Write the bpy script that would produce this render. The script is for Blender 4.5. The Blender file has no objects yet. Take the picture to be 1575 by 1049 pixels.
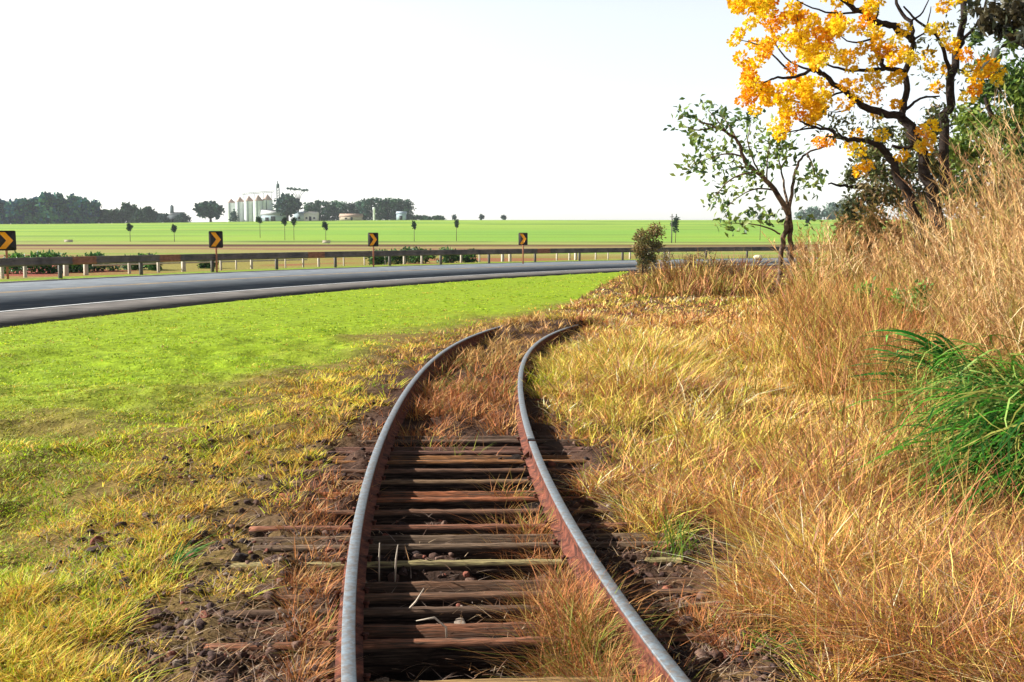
import bpy, math
import numpy as np

# ------------------------------------------------------------------ camera, world, sun, exposure
SC = bpy.context.scene
COL = SC.collection
F, CX, CY, HY, CZ = 1500.0, 787.5, 524.5, 363.0, 1.59
TH = math.atan((CY - HY) / F)
cam_d = bpy.data.cameras.new('camera')
cam = bpy.data.objects.new('camera', cam_d)
COL.objects.link(cam)
cam.location = (0, 0, CZ)
cam.rotation_euler = (math.pi / 2 - TH, 0, 0)
cam_d.sensor_width = 36.0
cam_d.lens = 36.0 * F / 1575.0
cam_d.clip_start = 0.05
cam_d.clip_end = 6000
SC.camera = cam

SUN_EL, SUN_AZ = math.radians(30), math.radians(-82)       # azimuth measured from straight ahead (+Y), negative = left
W = bpy.data.worlds.new('World')
SC.world = W
W.use_nodes = True
wn = W.node_tree.nodes
wl = W.node_tree.links
sky = wn.new('ShaderNodeTexSky')
sky.sky_type = 'NISHITA'
sky.sun_disc = False
sky.sun_elevation = SUN_EL
sky.sun_rotation = SUN_AZ
sky.air_density = 1.0
sky.dust_density = 1.5
sky.ozone_density = 1.0
hs = wn.new('ShaderNodeHueSaturation')
hs.inputs['Saturation'].default_value = 0.35               # thin white overcast haze over the whole sky
wl.new(sky.outputs[0], hs.inputs['Color'])
bg = wn['Background']
bg.inputs['Strength'].default_value = 0.08
# bright milky haze low over the horizon, clear darker air overhead
wt = wn.new('ShaderNodeTexCoord'); wx = wn.new('ShaderNodeSeparateXYZ'); wr = wn.new('ShaderNodeMapRange'); wm = wn.new('ShaderNodeMix')
wl.new(wt.outputs['Generated'], wx.inputs[0]); wl.new(wx.outputs['Z'], wr.inputs[0])
wr.interpolation_type = 'SMOOTHSTEP'
wr.inputs[1].default_value = 0.20; wr.inputs[2].default_value = 0.62; wr.inputs[3].default_value = 1.62; wr.inputs[4].default_value = 0.22
wm.data_type = 'RGBA'; wm.blend_type = 'MULTIPLY'; wm.inputs[0].default_value = 1.0
wr2 = wn.new('ShaderNodeMapRange'); wr2.interpolation_type = 'SMOOTHSTEP'
wr2.inputs[1].default_value = 0.0; wr2.inputs[2].default_value = 0.16; wr2.inputs[3].default_value = 1.4; wr2.inputs[4].default_value = 1.0
wl.new(wx.outputs['Z'], wr2.inputs[0]); wmm = wn.new('ShaderNodeMath'); wmm.operation = 'MULTIPLY'
wl.new(wr.outputs[0], wmm.inputs[0]); wl.new(wr2.outputs[0], wmm.inputs[1])
wl.new(hs.outputs[0], wm.inputs[6]); wl.new(wmm.outputs[0], wm.inputs[7])
wl.new(wm.outputs[2], bg.inputs['Color'])

sun_d = bpy.data.lights.new('sun', 'SUN')
sun_d.energy = 5.0
sun_d.angle = math.radians(0.5)
sun_d.color = (1.0, 0.95, 0.86)
sun = bpy.data.objects.new('sun', sun_d)
COL.objects.link(sun)
sun.location = (-60, 20, 60)
from mathutils import Vector, Matrix
SUN_DIR = Vector((math.sin(SUN_AZ) * math.cos(SUN_EL), math.cos(SUN_AZ) * math.cos(SUN_EL), math.sin(SUN_EL)))
sun.rotation_euler = SUN_DIR.to_track_quat('Z', 'Y').to_euler()

SC.view_settings.view_transform = 'Standard'
SC.view_settings.look = 'None'
SC.view_settings.exposure = 1.0
SC.view_settings.gamma = 1
SC.render.engine = 'CYCLES'
SC.cycles.use_denoising = True
SC.cycles.max_bounces = 5
SC.cycles.diffuse_bounces = 3
SC.cycles.transmission_bounces = 3
SC.cycles.volume_bounces = 0
SC.cycles.transparent_max_bounces = 4

# ------------------------------------------------------------------ helpers
def lin(r, g, b, k=1.0):
    c = np.array([r, g, b], float) / 255.0
    c = np.where(c <= 0.04045, c / 12.92, ((c + 0.055) / 1.055) ** 2.4)
    return c * k

def unp(px, py, z=0.0):
    """point of the plane z seen at a photo pixel"""
    a = (px - CX) / F; b = -(py - CY) / F
    dy = np.cos(TH) + b * np.sin(TH); dz = -np.sin(TH) + b * np.cos(TH)
    t = (z - CZ) / dz
    return a * t, dy * t

def at(px, py, Y):
    """world point at depth Y along a photo pixel"""
    a = (px - CX) / F; b = -(py - CY) / F
    dy = math.cos(TH) + b * math.sin(TH); dz = -math.sin(TH) + b * math.cos(TH)
    t = Y / dy
    return np.array([a * t, Y, CZ + dz * t])

def _hash(ix, iy, seed):
    h = (ix.astype(np.int64) * 374761393 + iy.astype(np.int64) * 668265263 + seed * 974634777) & 0x7fffffff
    h = ((h ^ (h >> 13)) * 1274126177) & 0x7fffffff
    return ((h ^ (h >> 16)) & 0xffff) / 65535.0

def vnoise(x, y, s, seed=0):
    x = np.asarray(x, float) / s; y = np.asarray(y, float) / s
    ix = np.floor(x); iy = np.floor(y); fx = x - ix; fy = y - iy
    fx = fx * fx * (3 - 2 * fx); fy = fy * fy * (3 - 2 * fy)
    ix = ix.astype(np.int64); iy = iy.astype(np.int64)
    a = _hash(ix, iy, seed); b = _hash(ix + 1, iy, seed); c = _hash(ix, iy + 1, seed); d = _hash(ix + 1, iy + 1, seed)
    return (a * (1 - fx) + b * fx) * (1 - fy) + (c * (1 - fx) + d * fx) * fy

def fbm(x, y, s, seed=0, o=3):
    v = 0; a = 1; t = 0
    for i in range(o):
        v = v + a * vnoise(x, y, s / 2 ** i, seed + 17 * i); t += a; a *= 0.55
    return v / t

def sstep(a, b, x):
    t = np.clip((x - a) / (b - a), 0, 1)
    return t * t * (3 - 2 * t)

class MB:
    """collects triangles and quads with a colour per vertex; built as one mesh object"""
    def __init__(self):
        self.v = []; self.c = []; self.q = []; self.t = []; self.n = 0; self.qm = []; self.tm = []
    def add(self, v, q=None, t=None, c=None, m=0):
        v = np.asarray(v, float).reshape(-1, 3)
        if c is None: c = (0.5, 0.5, 0.5)
        c = np.asarray(c, float)
        if c.ndim == 1: c = np.tile(c, (len(v), 1))
        if q is not None and len(q):
            q = np.asarray(q, np.int64).reshape(-1, 4); self.q.append(q + self.n); self.qm.append(np.full(len(q), m, np.int32))
        if t is not None and len(t):
            t = np.asarray(t, np.int64).reshape(-1, 3); self.t.append(t + self.n); self.tm.append(np.full(len(t), m, np.int32))
        self.v.append(v); self.c.append(c); self.n += len(v)
    def box(self, lo, hi, c=None, M=None, m=0):
        x0, y0, z0 = lo; x1, y1, z1 = hi
        v = np.array([(x0, y0, z0), (x1, y0, z0), (x1, y1, z0), (x0, y1, z0), (x0, y0, z1), (x1, y0, z1), (x1, y1, z1), (x0, y1, z1)], float)
        if M is not None: v = v @ np.array(M[0]).T + np.array(M[1])
        self.add(v, q=[(0, 3, 2, 1), (4, 5, 6, 7), (0, 1, 5, 4), (1, 2, 6, 5), (2, 3, 7, 6), (3, 0, 4, 7)], c=c, m=m)
    def tube(self, pts, rad, n=7, c=None, m=0):
        pts = np.asarray(pts, float); k = len(pts)
        rad = np.broadcast_to(np.asarray(rad, float), (k,))
        d = np.gradient(pts, axis=0); d /= np.linalg.norm(d, axis=1)[:, None] + 1e-9
        ref = np.array([0.31, 0.93, 0.17]) if abs(d[0] @ np.array([0.31, 0.93, 0.17])) < 0.9 else np.array([1.0, 0, 0])
        a = np.cross(d, ref); a /= np.linalg.norm(a, axis=1)[:, None]; b = np.cross(d, a)
        ang = np.linspace(0, 2 * np.pi, n, endpoint=False)
        ring = pts[:, None] + rad[:, None, None] * (np.cos(ang)[None, :, None] * a[:, None] + np.sin(ang)[None, :, None] * b[:, None])
        v = ring.reshape(-1, 3)
        q = [(i * n + j, i * n + (j + 1) % n, (i + 1) * n + (j + 1) % n, (i + 1) * n + j) for i in range(k - 1) for j in range(n)]
        v = np.vstack([v, pts[:1], pts[-1:]])
        t = [(k * n, (j + 1) % n, j) for j in range(n)] + [(k * n + 1, (k - 1) * n + j, (k - 1) * n + (j + 1) % n) for j in range(n)]
        self.add(v, q=q, t=t, c=c, m=m)
    def lathe(self, prof, n=24, loc=(0, 0, 0), c=None, m=0):
        ang = np.linspace(0, 2 * np.pi, n, endpoint=False); k = len(prof)
        v = np.array([(r * np.cos(a), r * np.sin(a), z) for r, z in prof for a in ang]) + np.array(loc)
        q = [(i * n + j, i * n + (j + 1) % n, (i + 1) * n + (j + 1) % n, (i + 1) * n + j) for i in range(k - 1) for j in range(n)]
        self.add(v, q=q, c=c, m=m)
    def sweep(self, line, prof, up=(0, 0, 1), c=None, closed=True, m=0):
        """profile of (sideways, up) pairs swept along a polyline; sideways is to the right of travel"""
        line = np.asarray(line, float); k = len(line); n = len(prof)
        d = np.gradient(line, axis=0); d[:, 2] = 0; d /= np.linalg.norm(d, axis=1)[:, None]
        r = np.stack([d[:, 1], -d[:, 0], 0 * d[:, 0]], 1)
        p = np.asarray(prof, float)
        v = line[:, None] + r[:, None] * p[None, :, :1] + np.array(up)[None, None] * p[None, :, 1:]
        e = n if closed else n - 1
        q = [(i * n + j, i * n + (j + 1) % n, (i + 1) * n + (j + 1) % n, (i + 1) * n + j) for i in range(k - 1) for j in range(e)]
        self.add(v.reshape(-1, 3), q=q, c=c, m=m)
        if closed:
            for i0 in (0, k - 1):
                ce = v[i0].mean(0)
                self.add(np.vstack([v[i0], ce]), t=[(j, (j + 1) % n, n) for j in range(n)], c=c, m=m)
    def build(self, name, mats, parent=None, smooth=False, loc=None, rz=0.0):
        me = bpy.data.meshes.new(name)
        v = np.vstack(self.v).astype(np.float32); c = np.vstack(self.c).astype(np.float32)
        q = np.vstack(self.q) if self.q else np.zeros((0, 4), np.int64)
        t = np.vstack(self.t) if self.t else np.zeros((0, 3), np.int64)
        me.vertices.add(len(v)); me.vertices.foreach_set('co', v.ravel())
        li = np.concatenate([q.ravel(), t.ravel()]).astype(np.int32)
        me.loops.add(len(li)); me.loops.foreach_set('vertex_index', li)
        np_ = len(q) + len(t)
        ls = np.concatenate([np.arange(len(q)) * 4, len(q) * 4 + np.arange(len(t)) * 3]).astype(np.int32)
        me.polygons.add(np_); me.polygons.foreach_set('loop_start', ls)
        me.polygons.foreach_set('material_index', np.concatenate(self.qm + self.tm).astype(np.int32) if np_ else np.zeros(0, np.int32))
        if smooth: me.polygons.foreach_set('use_smooth', np.ones(np_, bool))
        at_ = me.color_attributes.new('Col', 'FLOAT_COLOR', 'POINT')
        at_.data.foreach_set('color', np.hstack([c, np.ones((len(c), 1), np.float32)]).astype(np.float32).ravel())
        me.update(calc_edges=True)
        for m in (mats if isinstance(mats, (list, tuple)) else [mats]): me.materials.append(m)
        o = bpy.data.objects.new(name, me); COL.objects.link(o)
        if parent is not None: o.parent = parent
        if loc is not None: o.location = loc
        o.rotation_euler.z = rz
        return o

def thing(name, label, cat, loc=(0, 0, 0), rz=0.0, group=None):
    o = bpy.data.objects.new(name, None); COL.objects.link(o)
    o.empty_display_size = 0.2
    o.location = loc; o.rotation_euler.z = rz
    return tag(o, label, cat, group)

def tag(o, label, cat, group=None):
    o['label'] = label; o['category'] = cat
    if group: o['group'] = group
    return o

def kind(o, k):
    o['kind'] = k
    return o

ORD = ['leftmost', 'second from the left', 'third from the left', 'fourth from the left', 'fifth from the left', 'sixth from the left',
       'seventh from the left', 'eighth from the left', 'ninth from the left', 'tenth from the left', 'eleventh from the left',
       'twelfth from the left', 'thirteenth from the left', 'fourteenth from the left', 'fifteenth from the left', 'sixteenth from the left',
       'seventeenth from the left', 'eighteenth from the left']

# ------------------------------------------------------------------ materials
def mat(name, col=None, rough=0.7, metal=0.0, trans=0.0, noise=0.0, nscale=8.0, col2=None, bump=0.0, bscale=None, spec=0.3, coords='Object', stretch=None, detail=6.0):
    """procedural material: vertex colour or flat colour, varied by noise; optional translucency and bump"""
    m = bpy.data.materials.new(name); m.use_nodes = True
    n = m.node_tree.nodes; l = m.node_tree.links
    b = n['Principled BSDF']; out = n['Material Output']
    b.inputs['Roughness'].default_value = rough; b.inputs['Metallic'].default_value = metal
    b.inputs['Specular IOR Level'].default_value = spec
    if col is None:
        a = n.new('ShaderNodeVertexColor'); a.layer_name = 'Col'; src = a.outputs[0]
    else:
        a = n.new('ShaderNodeRGB'); a.outputs[0].default_value = (*col, 1); src = a.outputs[0]
    if noise > 0 or col2 is not None or bump > 0:
        tc = n.new('ShaderNodeTexCoord'); vec = tc.outputs[coords]
        if stretch:
            mp = n.new('ShaderNodeMapping'); mp.inputs['Scale'].default_value = stretch; l.new(vec, mp.inputs[0]); vec = mp.outputs[0]
        nt = n.new('ShaderNodeTexNoise'); nt.inputs['Scale'].default_value = nscale; nt.inputs['Detail'].default_value = detail; nt.inputs['Roughness'].default_value = 0.65
        l.new(vec, nt.inputs['Vector'])
    if col2 is not None:
        r = n.new('ShaderNodeMapRange'); r.inputs[1].default_value = 0.42; r.inputs[2].default_value = 0.62
        l.new(nt.outputs[0], r.inputs[0])
        mx = n.new('ShaderNodeMix'); mx.data_type = 'RGBA'
        l.new(r.outputs[0], mx.inputs[0]); l.new(src, mx.inputs[6]); mx.inputs[7].default_value = (*col2, 1); src = mx.outputs[2]
    if noise > 0:
        r2 = n.new('ShaderNodeMapRange'); r2.inputs[1].default_value = 0.25; r2.inputs[2].default_value = 0.75
        r2.inputs[3].default_value = 1 - noise; r2.inputs[4].default_value = 1 + noise
        nt2 = n.new('ShaderNodeTexNoise'); nt2.inputs['Scale'].default_value = nscale * 2.3; nt2.inputs['Detail'].default_value = detail
        l.new(vec, nt2.inputs['Vector']); l.new(nt2.outputs[0], r2.inputs[0])
        mu = n.new('ShaderNodeMix'); mu.data_type = 'RGBA'; mu.blend_type = 'MULTIPLY'; mu.inputs[0].default_value = 1
        l.new(src, mu.inputs[6]); l.new(r2.outputs[0], mu.inputs[7]); src = mu.outputs[2]
    l.new(src, b.inputs['Base Color'])
    if bump > 0:
        bp = n.new('ShaderNodeBump'); bp.inputs['Strength'].default_value = 1.0; bp.inputs['Distance'].default_value = bump
        nb = n.new('ShaderNodeTexNoise'); nb.inputs['Scale'].default_value = bscale or nscale * 3; nb.inputs['Detail'].default_value = 8
        l.new(vec, nb.inputs['Vector']); l.new(nb.outputs[0], bp.inputs['Height']); l.new(bp.outputs[0], b.inputs['Normal'])
    if trans > 0:
        tr = n.new('ShaderNodeBsdfTranslucent'); l.new(src, tr.inputs[0])
        ms = n.new('ShaderNodeMixShader'); ms.inputs[0].default_value = trans
        l.new(b.outputs[0], ms.inputs[1]); l.new(tr.outputs[0], ms.inputs[2]); l.new(ms.outputs[0], out.inputs[0])
    return m

M_ground = mat('soil', None, rough=0.95, noise=0.45, nscale=3.0, bump=0.02, bscale=26, spec=0.1)
M_blade = mat('grass_blade', None, rough=0.6, trans=0.35, spec=0.25)
M_straw = mat('dry_straw', None, rough=0.65, trans=0.12, spec=0.25)
M_leaf = mat('leaf', None, rough=0.5, trans=0.3, spec=0.35)
M_farleaf = mat('far_leaf', None, rough=0.8, trans=0.15, spec=0.1)
M_petal = mat('petal', None, rough=0.6, trans=0.4, spec=0.15)
M_bark = mat('bark', tuple(lin(54, 46, 42, 0.8)), rough=0.9, noise=0.5, nscale=6, bump=0.02, bscale=30, spec=0.1)
M_barkpale = mat('pale_bark', tuple(lin(120, 100, 85)), rough=0.9, col2=tuple(lin(60, 45, 40)), noise=0.4, nscale=5, bump=0.015, bscale=25, spec=0.1)
M_stone = mat('stone', None, rough=0.9, noise=0.4, nscale=14, bump=0.006, bscale=60, spec=0.2)
M_asphalt = mat('asphalt', tuple(lin(98, 104, 110)), rough=0.8, noise=0.28, nscale=0.7, col2=tuple(lin(86, 94, 104)), bump=0.003, bscale=120, spec=0.25)
M_shoulder = mat('shoulder_asphalt', tuple(lin(90, 86, 83)), rough=0.9, noise=0.35, nscale=0.9, col2=tuple(lin(76, 72, 70)), bump=0.004, bscale=90, spec=0.2)
M_white = mat('white_road_paint', tuple(lin(225, 228, 228)), rough=0.7, noise=0.12, nscale=2)
M_yellow = mat('faded_yellow_paint', tuple(lin(190, 160, 110)), rough=0.8, noise=0.2, nscale=2, col2=tuple(lin(140, 120, 100)))
M_head = mat('polished_rail_steel', tuple(lin(118, 130, 140)), rough=0.5, metal=0.2, noise=0.25, nscale=30, col2=tuple(lin(112, 106, 102)), spec=0.5)
M_rust = mat('rusty_steel', tuple(lin(128, 76, 60, 0.75)), rough=0.9, noise=0.55, nscale=14, col2=tuple(lin(84, 54, 48, 0.6)), spec=0.15)
M_wood = mat('weathered_timber', None, rough=0.9, noise=0.6, nscale=4, col2=tuple(lin(104, 86, 74, 0.6)), stretch=(1, 22, 22), bump=0.006, bscale=8, spec=0.1)
M_rail_w = mat('weathered_guardrail_steel', tuple(lin(104, 94, 86)), rough=0.7, metal=0.1, noise=0.35, nscale=1.2, col2=tuple(lin(78, 72, 70)), spec=0.3)
M_rail_r = mat('rusty_guardrail_steel', tuple(lin(140, 94, 70)), rough=0.8, noise=0.35, nscale=3, spec=0.2)
M_post = mat('dark_steel_post', tuple(lin(84, 80, 74)), rough=0.7, noise=0.3, nscale=4)
M_conc = mat('pale_concrete', tuple(lin(176, 168, 150)), rough=0.85, noise=0.2, nscale=3)
M_black = mat('black_sign_sheeting', tuple(lin(34, 28, 28)), rough=0.6, noise=0.15, nscale=4)
M_amber = mat('amber_sign_sheeting', tuple(lin(255, 166, 30)), rough=0.5, noise=0.08, nscale=4)
M_signpost = mat('rusty_sign_post', tuple(lin(170, 110, 80)), rough=0.8, noise=0.25, nscale=5)
M_silo = mat('galvanised_silo', tuple(lin(226, 230, 230)), rough=0.6, metal=0.0, noise=0.12, nscale=0.3)
M_siloroof = mat('pinkish_silo_roof', tuple(lin(186, 160, 150)), rough=0.6, noise=0.1, nscale=0.3)
M_frame = mat('dark_green_steelwork', tuple(lin(86, 104, 104)), rough=0.7, noise=0.15, nscale=1)
M_wallw = mat('white_plaster', tuple(lin(232, 226, 214)), rough=0.85, noise=0.1, nscale=0.5)
M_walll = mat('blue_grey_wall', tuple(lin(168, 184, 196)), rough=0.85, noise=0.1, nscale=0.5)
M_roofg = mat('grey_sheet_roof', tuple(lin(176, 178, 180)), rough=0.7, noise=0.12, nscale=0.5)
M_roofr = mat('clay_roof', tuple(lin(176, 150, 132)), rough=0.8, noise=0.15, nscale=0.5)
M_beige = mat('beige_wall', tuple(lin(176, 164, 146)), rough=0.85, noise=0.1, nscale=0.5)
M_dark = mat('dark_opening', tuple(lin(52, 56, 58)), rough=0.6, noise=0.1, nscale=1)
M_fieldhouse = mat('weathered_wall', tuple(lin(120, 130, 135)), rough=0.85, noise=0.15, nscale=0.5)

# ------------------------------------------------------------------ layout: track line, road arc, ground height
PC = np.array([1.16176001e-04, -3.71047738e-03, 5.49201428e-02, -4.31165159e-01, 9.15889779e-01])
def track_line():
    y = np.arange(-1.0, 15.01, 0.1)
    yy = np.maximum(y, 2.2)
    x = np.polyval(PC, yy) + (y - yy) * np.polyval(np.polyder(PC), yy)
    p = list(zip(x, y)); h = math.atan(np.polyval(np.polyder(PC), 15.0)); X, Y = p[-1]
    for i in range(170):
        h += 0.1 * (1 / 17.0 if i < 60 else 1 / 60.0)
        X += 0.1 * math.sin(h); Y += 0.1 * math.cos(h); p.append((X, Y))
    return np.array(p)
TL = track_line()
_d = np.gradient(TL, axis=0); _d /= np.linalg.norm(_d, axis=1)[:, None]
TN = np.stack([_d[:, 1], -_d[:, 0]], 1)        # to the right of travel

def track_u(x, y):
    """signed distance right of the track centre line, and station index"""
    x = np.asarray(x, float).ravel(); y = np.asarray(y, float).ravel()
    u = np.empty(len(x)); s = np.empty(len(x), int)
    for a in range(0, len(x), 20000):
        dx = x[a:a + 20000, None] - TL[None, ::3, 0]; dy = y[a:a + 20000, None] - TL[None, ::3, 1]
        i = np.argmin(dx * dx + dy * dy, 1) * 3
        u[a:a + 20000] = (x[a:a + 20000] - TL[i, 0]) * TN[i, 0] + (y[a:a + 20000] - TL[i, 1]) * TN[i, 1]
        s[a:a + 20000] = i
    return u, s

RC = np.array([52.48, 2.264]); R0 = 63.209; RW = R0 + 2.65; RY = RW + 5.676; R1 = RY + 5.695
def road_r(x, y): return np.hypot(x - RC[0], y - RC[1])

def brush_side(x, y):
    """true right of the line where the mown verge gives way to dry brush, past the end of the visible rails"""
    return (y > 17.5) & (x > 0.9 + (y - 20.5) * 0.185)
def gh(x, y, track=True):
    x = np.asarray(x, float); y = np.asarray(y, float); sh = x.shape
    xf = x.ravel(); yf = y.ravel()
    z = (fbm(xf, yf, 2.5, 3) - 0.5) * 0.08 * sstep(90, 20, np.abs(yf))
    r = road_r(xf, yf)
    on = sstep(R0 - 0.2, R0 + 0.7, r) * sstep(R1 + 0.2, R1 - 0.7, r)
    flat = sstep(R0 - 2, R0, r) * sstep(R1 + 2, R1, r)
    z = z * (1 - flat) - 0.12 * on
    d = np.hypot(xf, yf)
    # verge beyond the guardrail falls a little, the far field rises to a crest and drops behind it
    z -= 0.15 * sstep(R1 + 1.2, R1 + 6, r) * sstep(140, 110, yf)
    rise = np.clip(yf - 268, 0, None)
    tilt = 1.0 - 0.22 * sstep(-50, -350, xf) + 0.03 * sstep(100, 300, xf)
    z += tilt * (0.031 * np.minimum(rise, 380) + 0.002 * np.clip(rise - 200, 0, 180)) - 0.02 * np.clip(rise - 400, 0, 1500)
    if track:
        near = (yf < 34) & (np.abs(xf) < 22)
        if near.any():
            xn, yn = xf[near], yf[near]
            u, s = track_u(xn, yn)
            ys = TL[s, 1]
            au = np.abs(u)
            inside = sstep(0.62, 0.5, au)
            bury = sstep(7.2, 8.6, yn)                         # beyond here the ties are buried
            bury2 = sstep(14.3, 16.0, yn)                       # and here the rails too
            lump = (fbm(xn, yn, 0.16, 11, 2) - 0.5)
            bed = -0.125 + 0.11 * bury + 0.12 * bury2 + lump * (0.05 + 0.03 * bury)
            fill = sstep(0.52, 0.72, fbm(xn, yn, 0.5, 21, 2)) * (1 - bury) * 0.07
            bed = bed + fill + 0.085 * (1 - bury) * sstep(0.22, 0.46, u) * sstep(0.3, 0.5, fbm(xn, yn, 0.6, 23, 2) + 0.12)
            sh_l = -0.018 + lump * 0.12 + 0.02 * bury           # dirt shoulders both sides
            shoulder = sstep(2.2, 0.9, au) * (1 - bury2 * 0.7) * sstep(18.0, 16.2, yn)
            inside = inside * sstep(18.0, 16.2, yn)
            zz = z[near]
            zz = zz * (1 - shoulder) + sh_l * shoulder
            zz = zz * (1 - inside) + bed * inside
            zz += 0.08 * bury2 * sstep(1.5, 0.3, au) * sstep(19.0, 16.5, yn)
            zz += 0.12 * sstep(3.0, 9.0, u) + (fbm(xn, yn, 0.7, 5) - 0.5) * 0.22 * sstep(1.2, 2.5, au) * sstep(26, 12, yn) * (1 - flat[near])
            z[near] = zz
    return z.reshape(sh)

# ------------------------------------------------------------------ ground sheet
def axis(fine, step, grow, far):
    a = [0.0]
    while a[-1] < far:
        s = step if a[-1] < fine else max(step, (a[-1] - fine) * grow + step)
        a.append(a[-1] + s)
    return np.array(a)
ax = axis(4.2, 0.045, 0.055, 2200); gx = np.concatenate([-ax[:0:-1], ax])
ay = axis(6.5, 0.045, 0.028, 2600) + 2.4
gy = np.concatenate([-axis(1, 0.4, 0.25, 60)[:0:-1] + 2.4, ay])
GX, GY = np.meshgrid(gx, gy)
GZ = gh(GX, GY)
nx, ny = len(gx), len(gy)
xf, yf = GX.ravel(), GY.ravel()
U, _s = track_u(np.clip(xf, -60, 60), np.clip(yf, -2, 40)); R = road_r(xf, yf)

C_dirt = lin(100, 76, 64, 0.6); C_red = lin(150, 80, 66, 0.9); C_straw = lin(205, 165, 95, 0.6); C_green = lin(120, 175, 40, 0.55); C_field = lin(146, 186, 72, 0.85)
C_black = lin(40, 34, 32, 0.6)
def mixc(a, b, t): return a * (1 - t[:, None]) + b * t[:, None]
n1 = fbm(xf, yf, 1.2, 31); n2 = fbm(xf, yf, 14, 41); n3 = fbm(xf * 0.25, yf, 12, 51)
gc = np.tile(lin(150, 128, 70, 0.62), (len(xf), 1))
greenness = np.clip(sstep(6.5, 11.5, yf + (n1 - 0.5) * 5) * sstep(-1.6, -3.4, U + (n1 - 0.5) * 2), 0, 1)
gc = mixc(gc, lin(158, 186, 40, 0.66)[None], greenness)
gc = mixc(gc, lin(128, 92, 66, 0.45)[None], np.maximum(sstep(0.8, 1.6, U), brush_side(xf, yf)) * (yf < 60))
bare = sstep(1.8, 0.9, np.abs(U) + (n1 - 0.5) * 1.2) * sstep(18.5, 16, yf)
gc = mixc(gc, C_dirt[None], bare)
gc = mixc(gc, C_black[None], sstep(0.66, 0.5, np.abs(U)) * sstep(8.6, 7.4, yf) * sstep(0.75, 0.5, n1) * 0.9)  # shade of the voids between sleepers put into the soil colour
# beyond the guardrail: red soil, straw, a brown strip and the green crop field
beyond = sstep(R1 + 0.3, R1 + 1.2, R) * (yf > 8)
fc = mixc(np.tile(lin(150, 140, 70, 0.8), (len(xf), 1)), C_red[None], sstep(0.45, 0.6, fbm(xf, yf, 9, 61)) * sstep(20, -12, xf))
fc = mixc(fc, lin(120, 170, 50, 0.7)[None], sstep(R1 + 2.5, R1 + 0.6, R) * 0.8)
yj = yf + (n2 - 0.5) * 10 + xf * 0.06
fc = mixc(fc, lin(172, 164, 96, 0.68)[None], sstep(78, 95, yj))
fc = mixc(fc, lin(138, 170, 64, 0.7)[None], sstep(0.52, 0.64, fbm(xf * 0.15, yf, 9, 73)) * sstep(76, 84, yj) * 0.8)
fc = mixc(fc, lin(164, 126, 92, 0.65)[None], sstep(118, 124, yj) * sstep(134, 128, yj))
fc = mixc(fc, lin(172, 156, 98, 0.68)[None], sstep(128, 134, yj))
fc = mixc(fc, lin(104, 56, 44, 0.5)[None], sstep(142, 152, yj) * sstep(196, 184, yj) * (0.55 + 0.45 * sstep(0.35, 0.55, n3)))
fc = mixc(fc, lin(168, 178, 92, 0.72)[None], sstep(180, 190, yj))
fc = mixc(fc, lin(150, 182, 84, 0.75)[None], sstep(0.5, 0.62, fbm(xf * 0.3, yf, 16, 71)) * sstep(186, 196, yj) * 0.6)
fc = mixc(fc, lin(112, 110, 62, 0.55)[None], sstep(240, 250, yj) * sstep(275, 262, yj) * sstep(0.4, 0.6, n3))
fstripe = fbm(xf * 0.12, yf, 30, 81)
fcol = mixc(np.tile(lin(156, 186, 66, 0.8), (len(xf), 1)), lin(130, 174, 62, 0.85)[None], sstep(0.35, 0.7, fstripe))
fcol = mixc(fcol, lin(164, 172, 92, 0.8)[None], sstep(0.6, 0.75, fbm(xf * 0.2, yf, 20, 91)) * sstep(520, 280, yf) * 0.75)
fcol = mixc(fcol, lin(106, 148, 54, 0.7)[None], sstep(0.55, 0.7, fbm(xf * 0.06, yf, 9, 95)) * 0.6)
fc = mixc(fc, fcol, sstep(258, 285, yj))
gc = mixc(gc, fc, beyond)
mb = MB()
idx = np.arange(nx * ny).reshape(ny, nx)
mb.add(np.stack([xf, yf, GZ.ravel()], 1), q=np.stack([idx[:-1, :-1], idx[:-1, 1:], idx[1:, 1:], idx[1:, :-1]], -1).reshape(-1, 4), c=gc)
kind(mb.build('ground', M_ground, smooth=True), 'structure')

# ------------------------------------------------------------------ road
def arc(r, a0=100.0, a1=232.0, n=140, z=0.0):
    a = np.radians(np.linspace(a0, a1, n))
    return np.stack([RC[0] + r * np.cos(a), RC[1] + r * np.sin(a), np.full(n, z)], 1)
def strip(name, ra, rb, z, m, skirt=0.0, jag=0.0, n=140, a0=100.0, a1=232.0):
    A = arc(ra, n=n, z=z, a0=a0, a1=a1); B = arc(rb, n=n, z=z, a0=a0, a1=a1)
    if jag:
        t = np.arange(n) * 0.7
        k = (fbm(t, t * 0, 1.5, 7) - 0.5) * jag
        dirv = A - np.array([RC[0], RC[1], z]); dirv[:, 2] = 0; dirv /= np.linalg.norm(dirv, axis=1)[:, None]
        A = A + dirv * k[:, None]
    mb = MB()
    rows = [A, B]
    if skirt: rows = [A - np.array([0, 0, skirt]), A, B, B - np.array([0, 0, skirt])]
    v = np.concatenate(rows); k = len(rows)
    q = [(j * n + i, j * n + i + 1, (j + 1) * n + i + 1, (j + 1) * n + i) for j in range(k - 1) for i in range(n - 1)]
    mb.add(v, q=q)
    return kind(mb.build(name, m), 'structure')
strip('road', RW - 0.1, R1 - 0.9, 0.0, M_asphalt, skirt=0.1)
strip('road_shoulder', R0, RW - 0.1, -0.002, M_shoulder, skirt=0.1, jag=0.5, n=420)
strip('road_shoulder', R1 - 0.9, R1, -0.002, M_shoulder, skirt=0.1)
strip('edge_line', RW - 0.02, RW + 0.10, 0.004, M_white)
strip('centre_line', RY - 0.22, RY - 0.10, 0.004, M_yellow)
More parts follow.
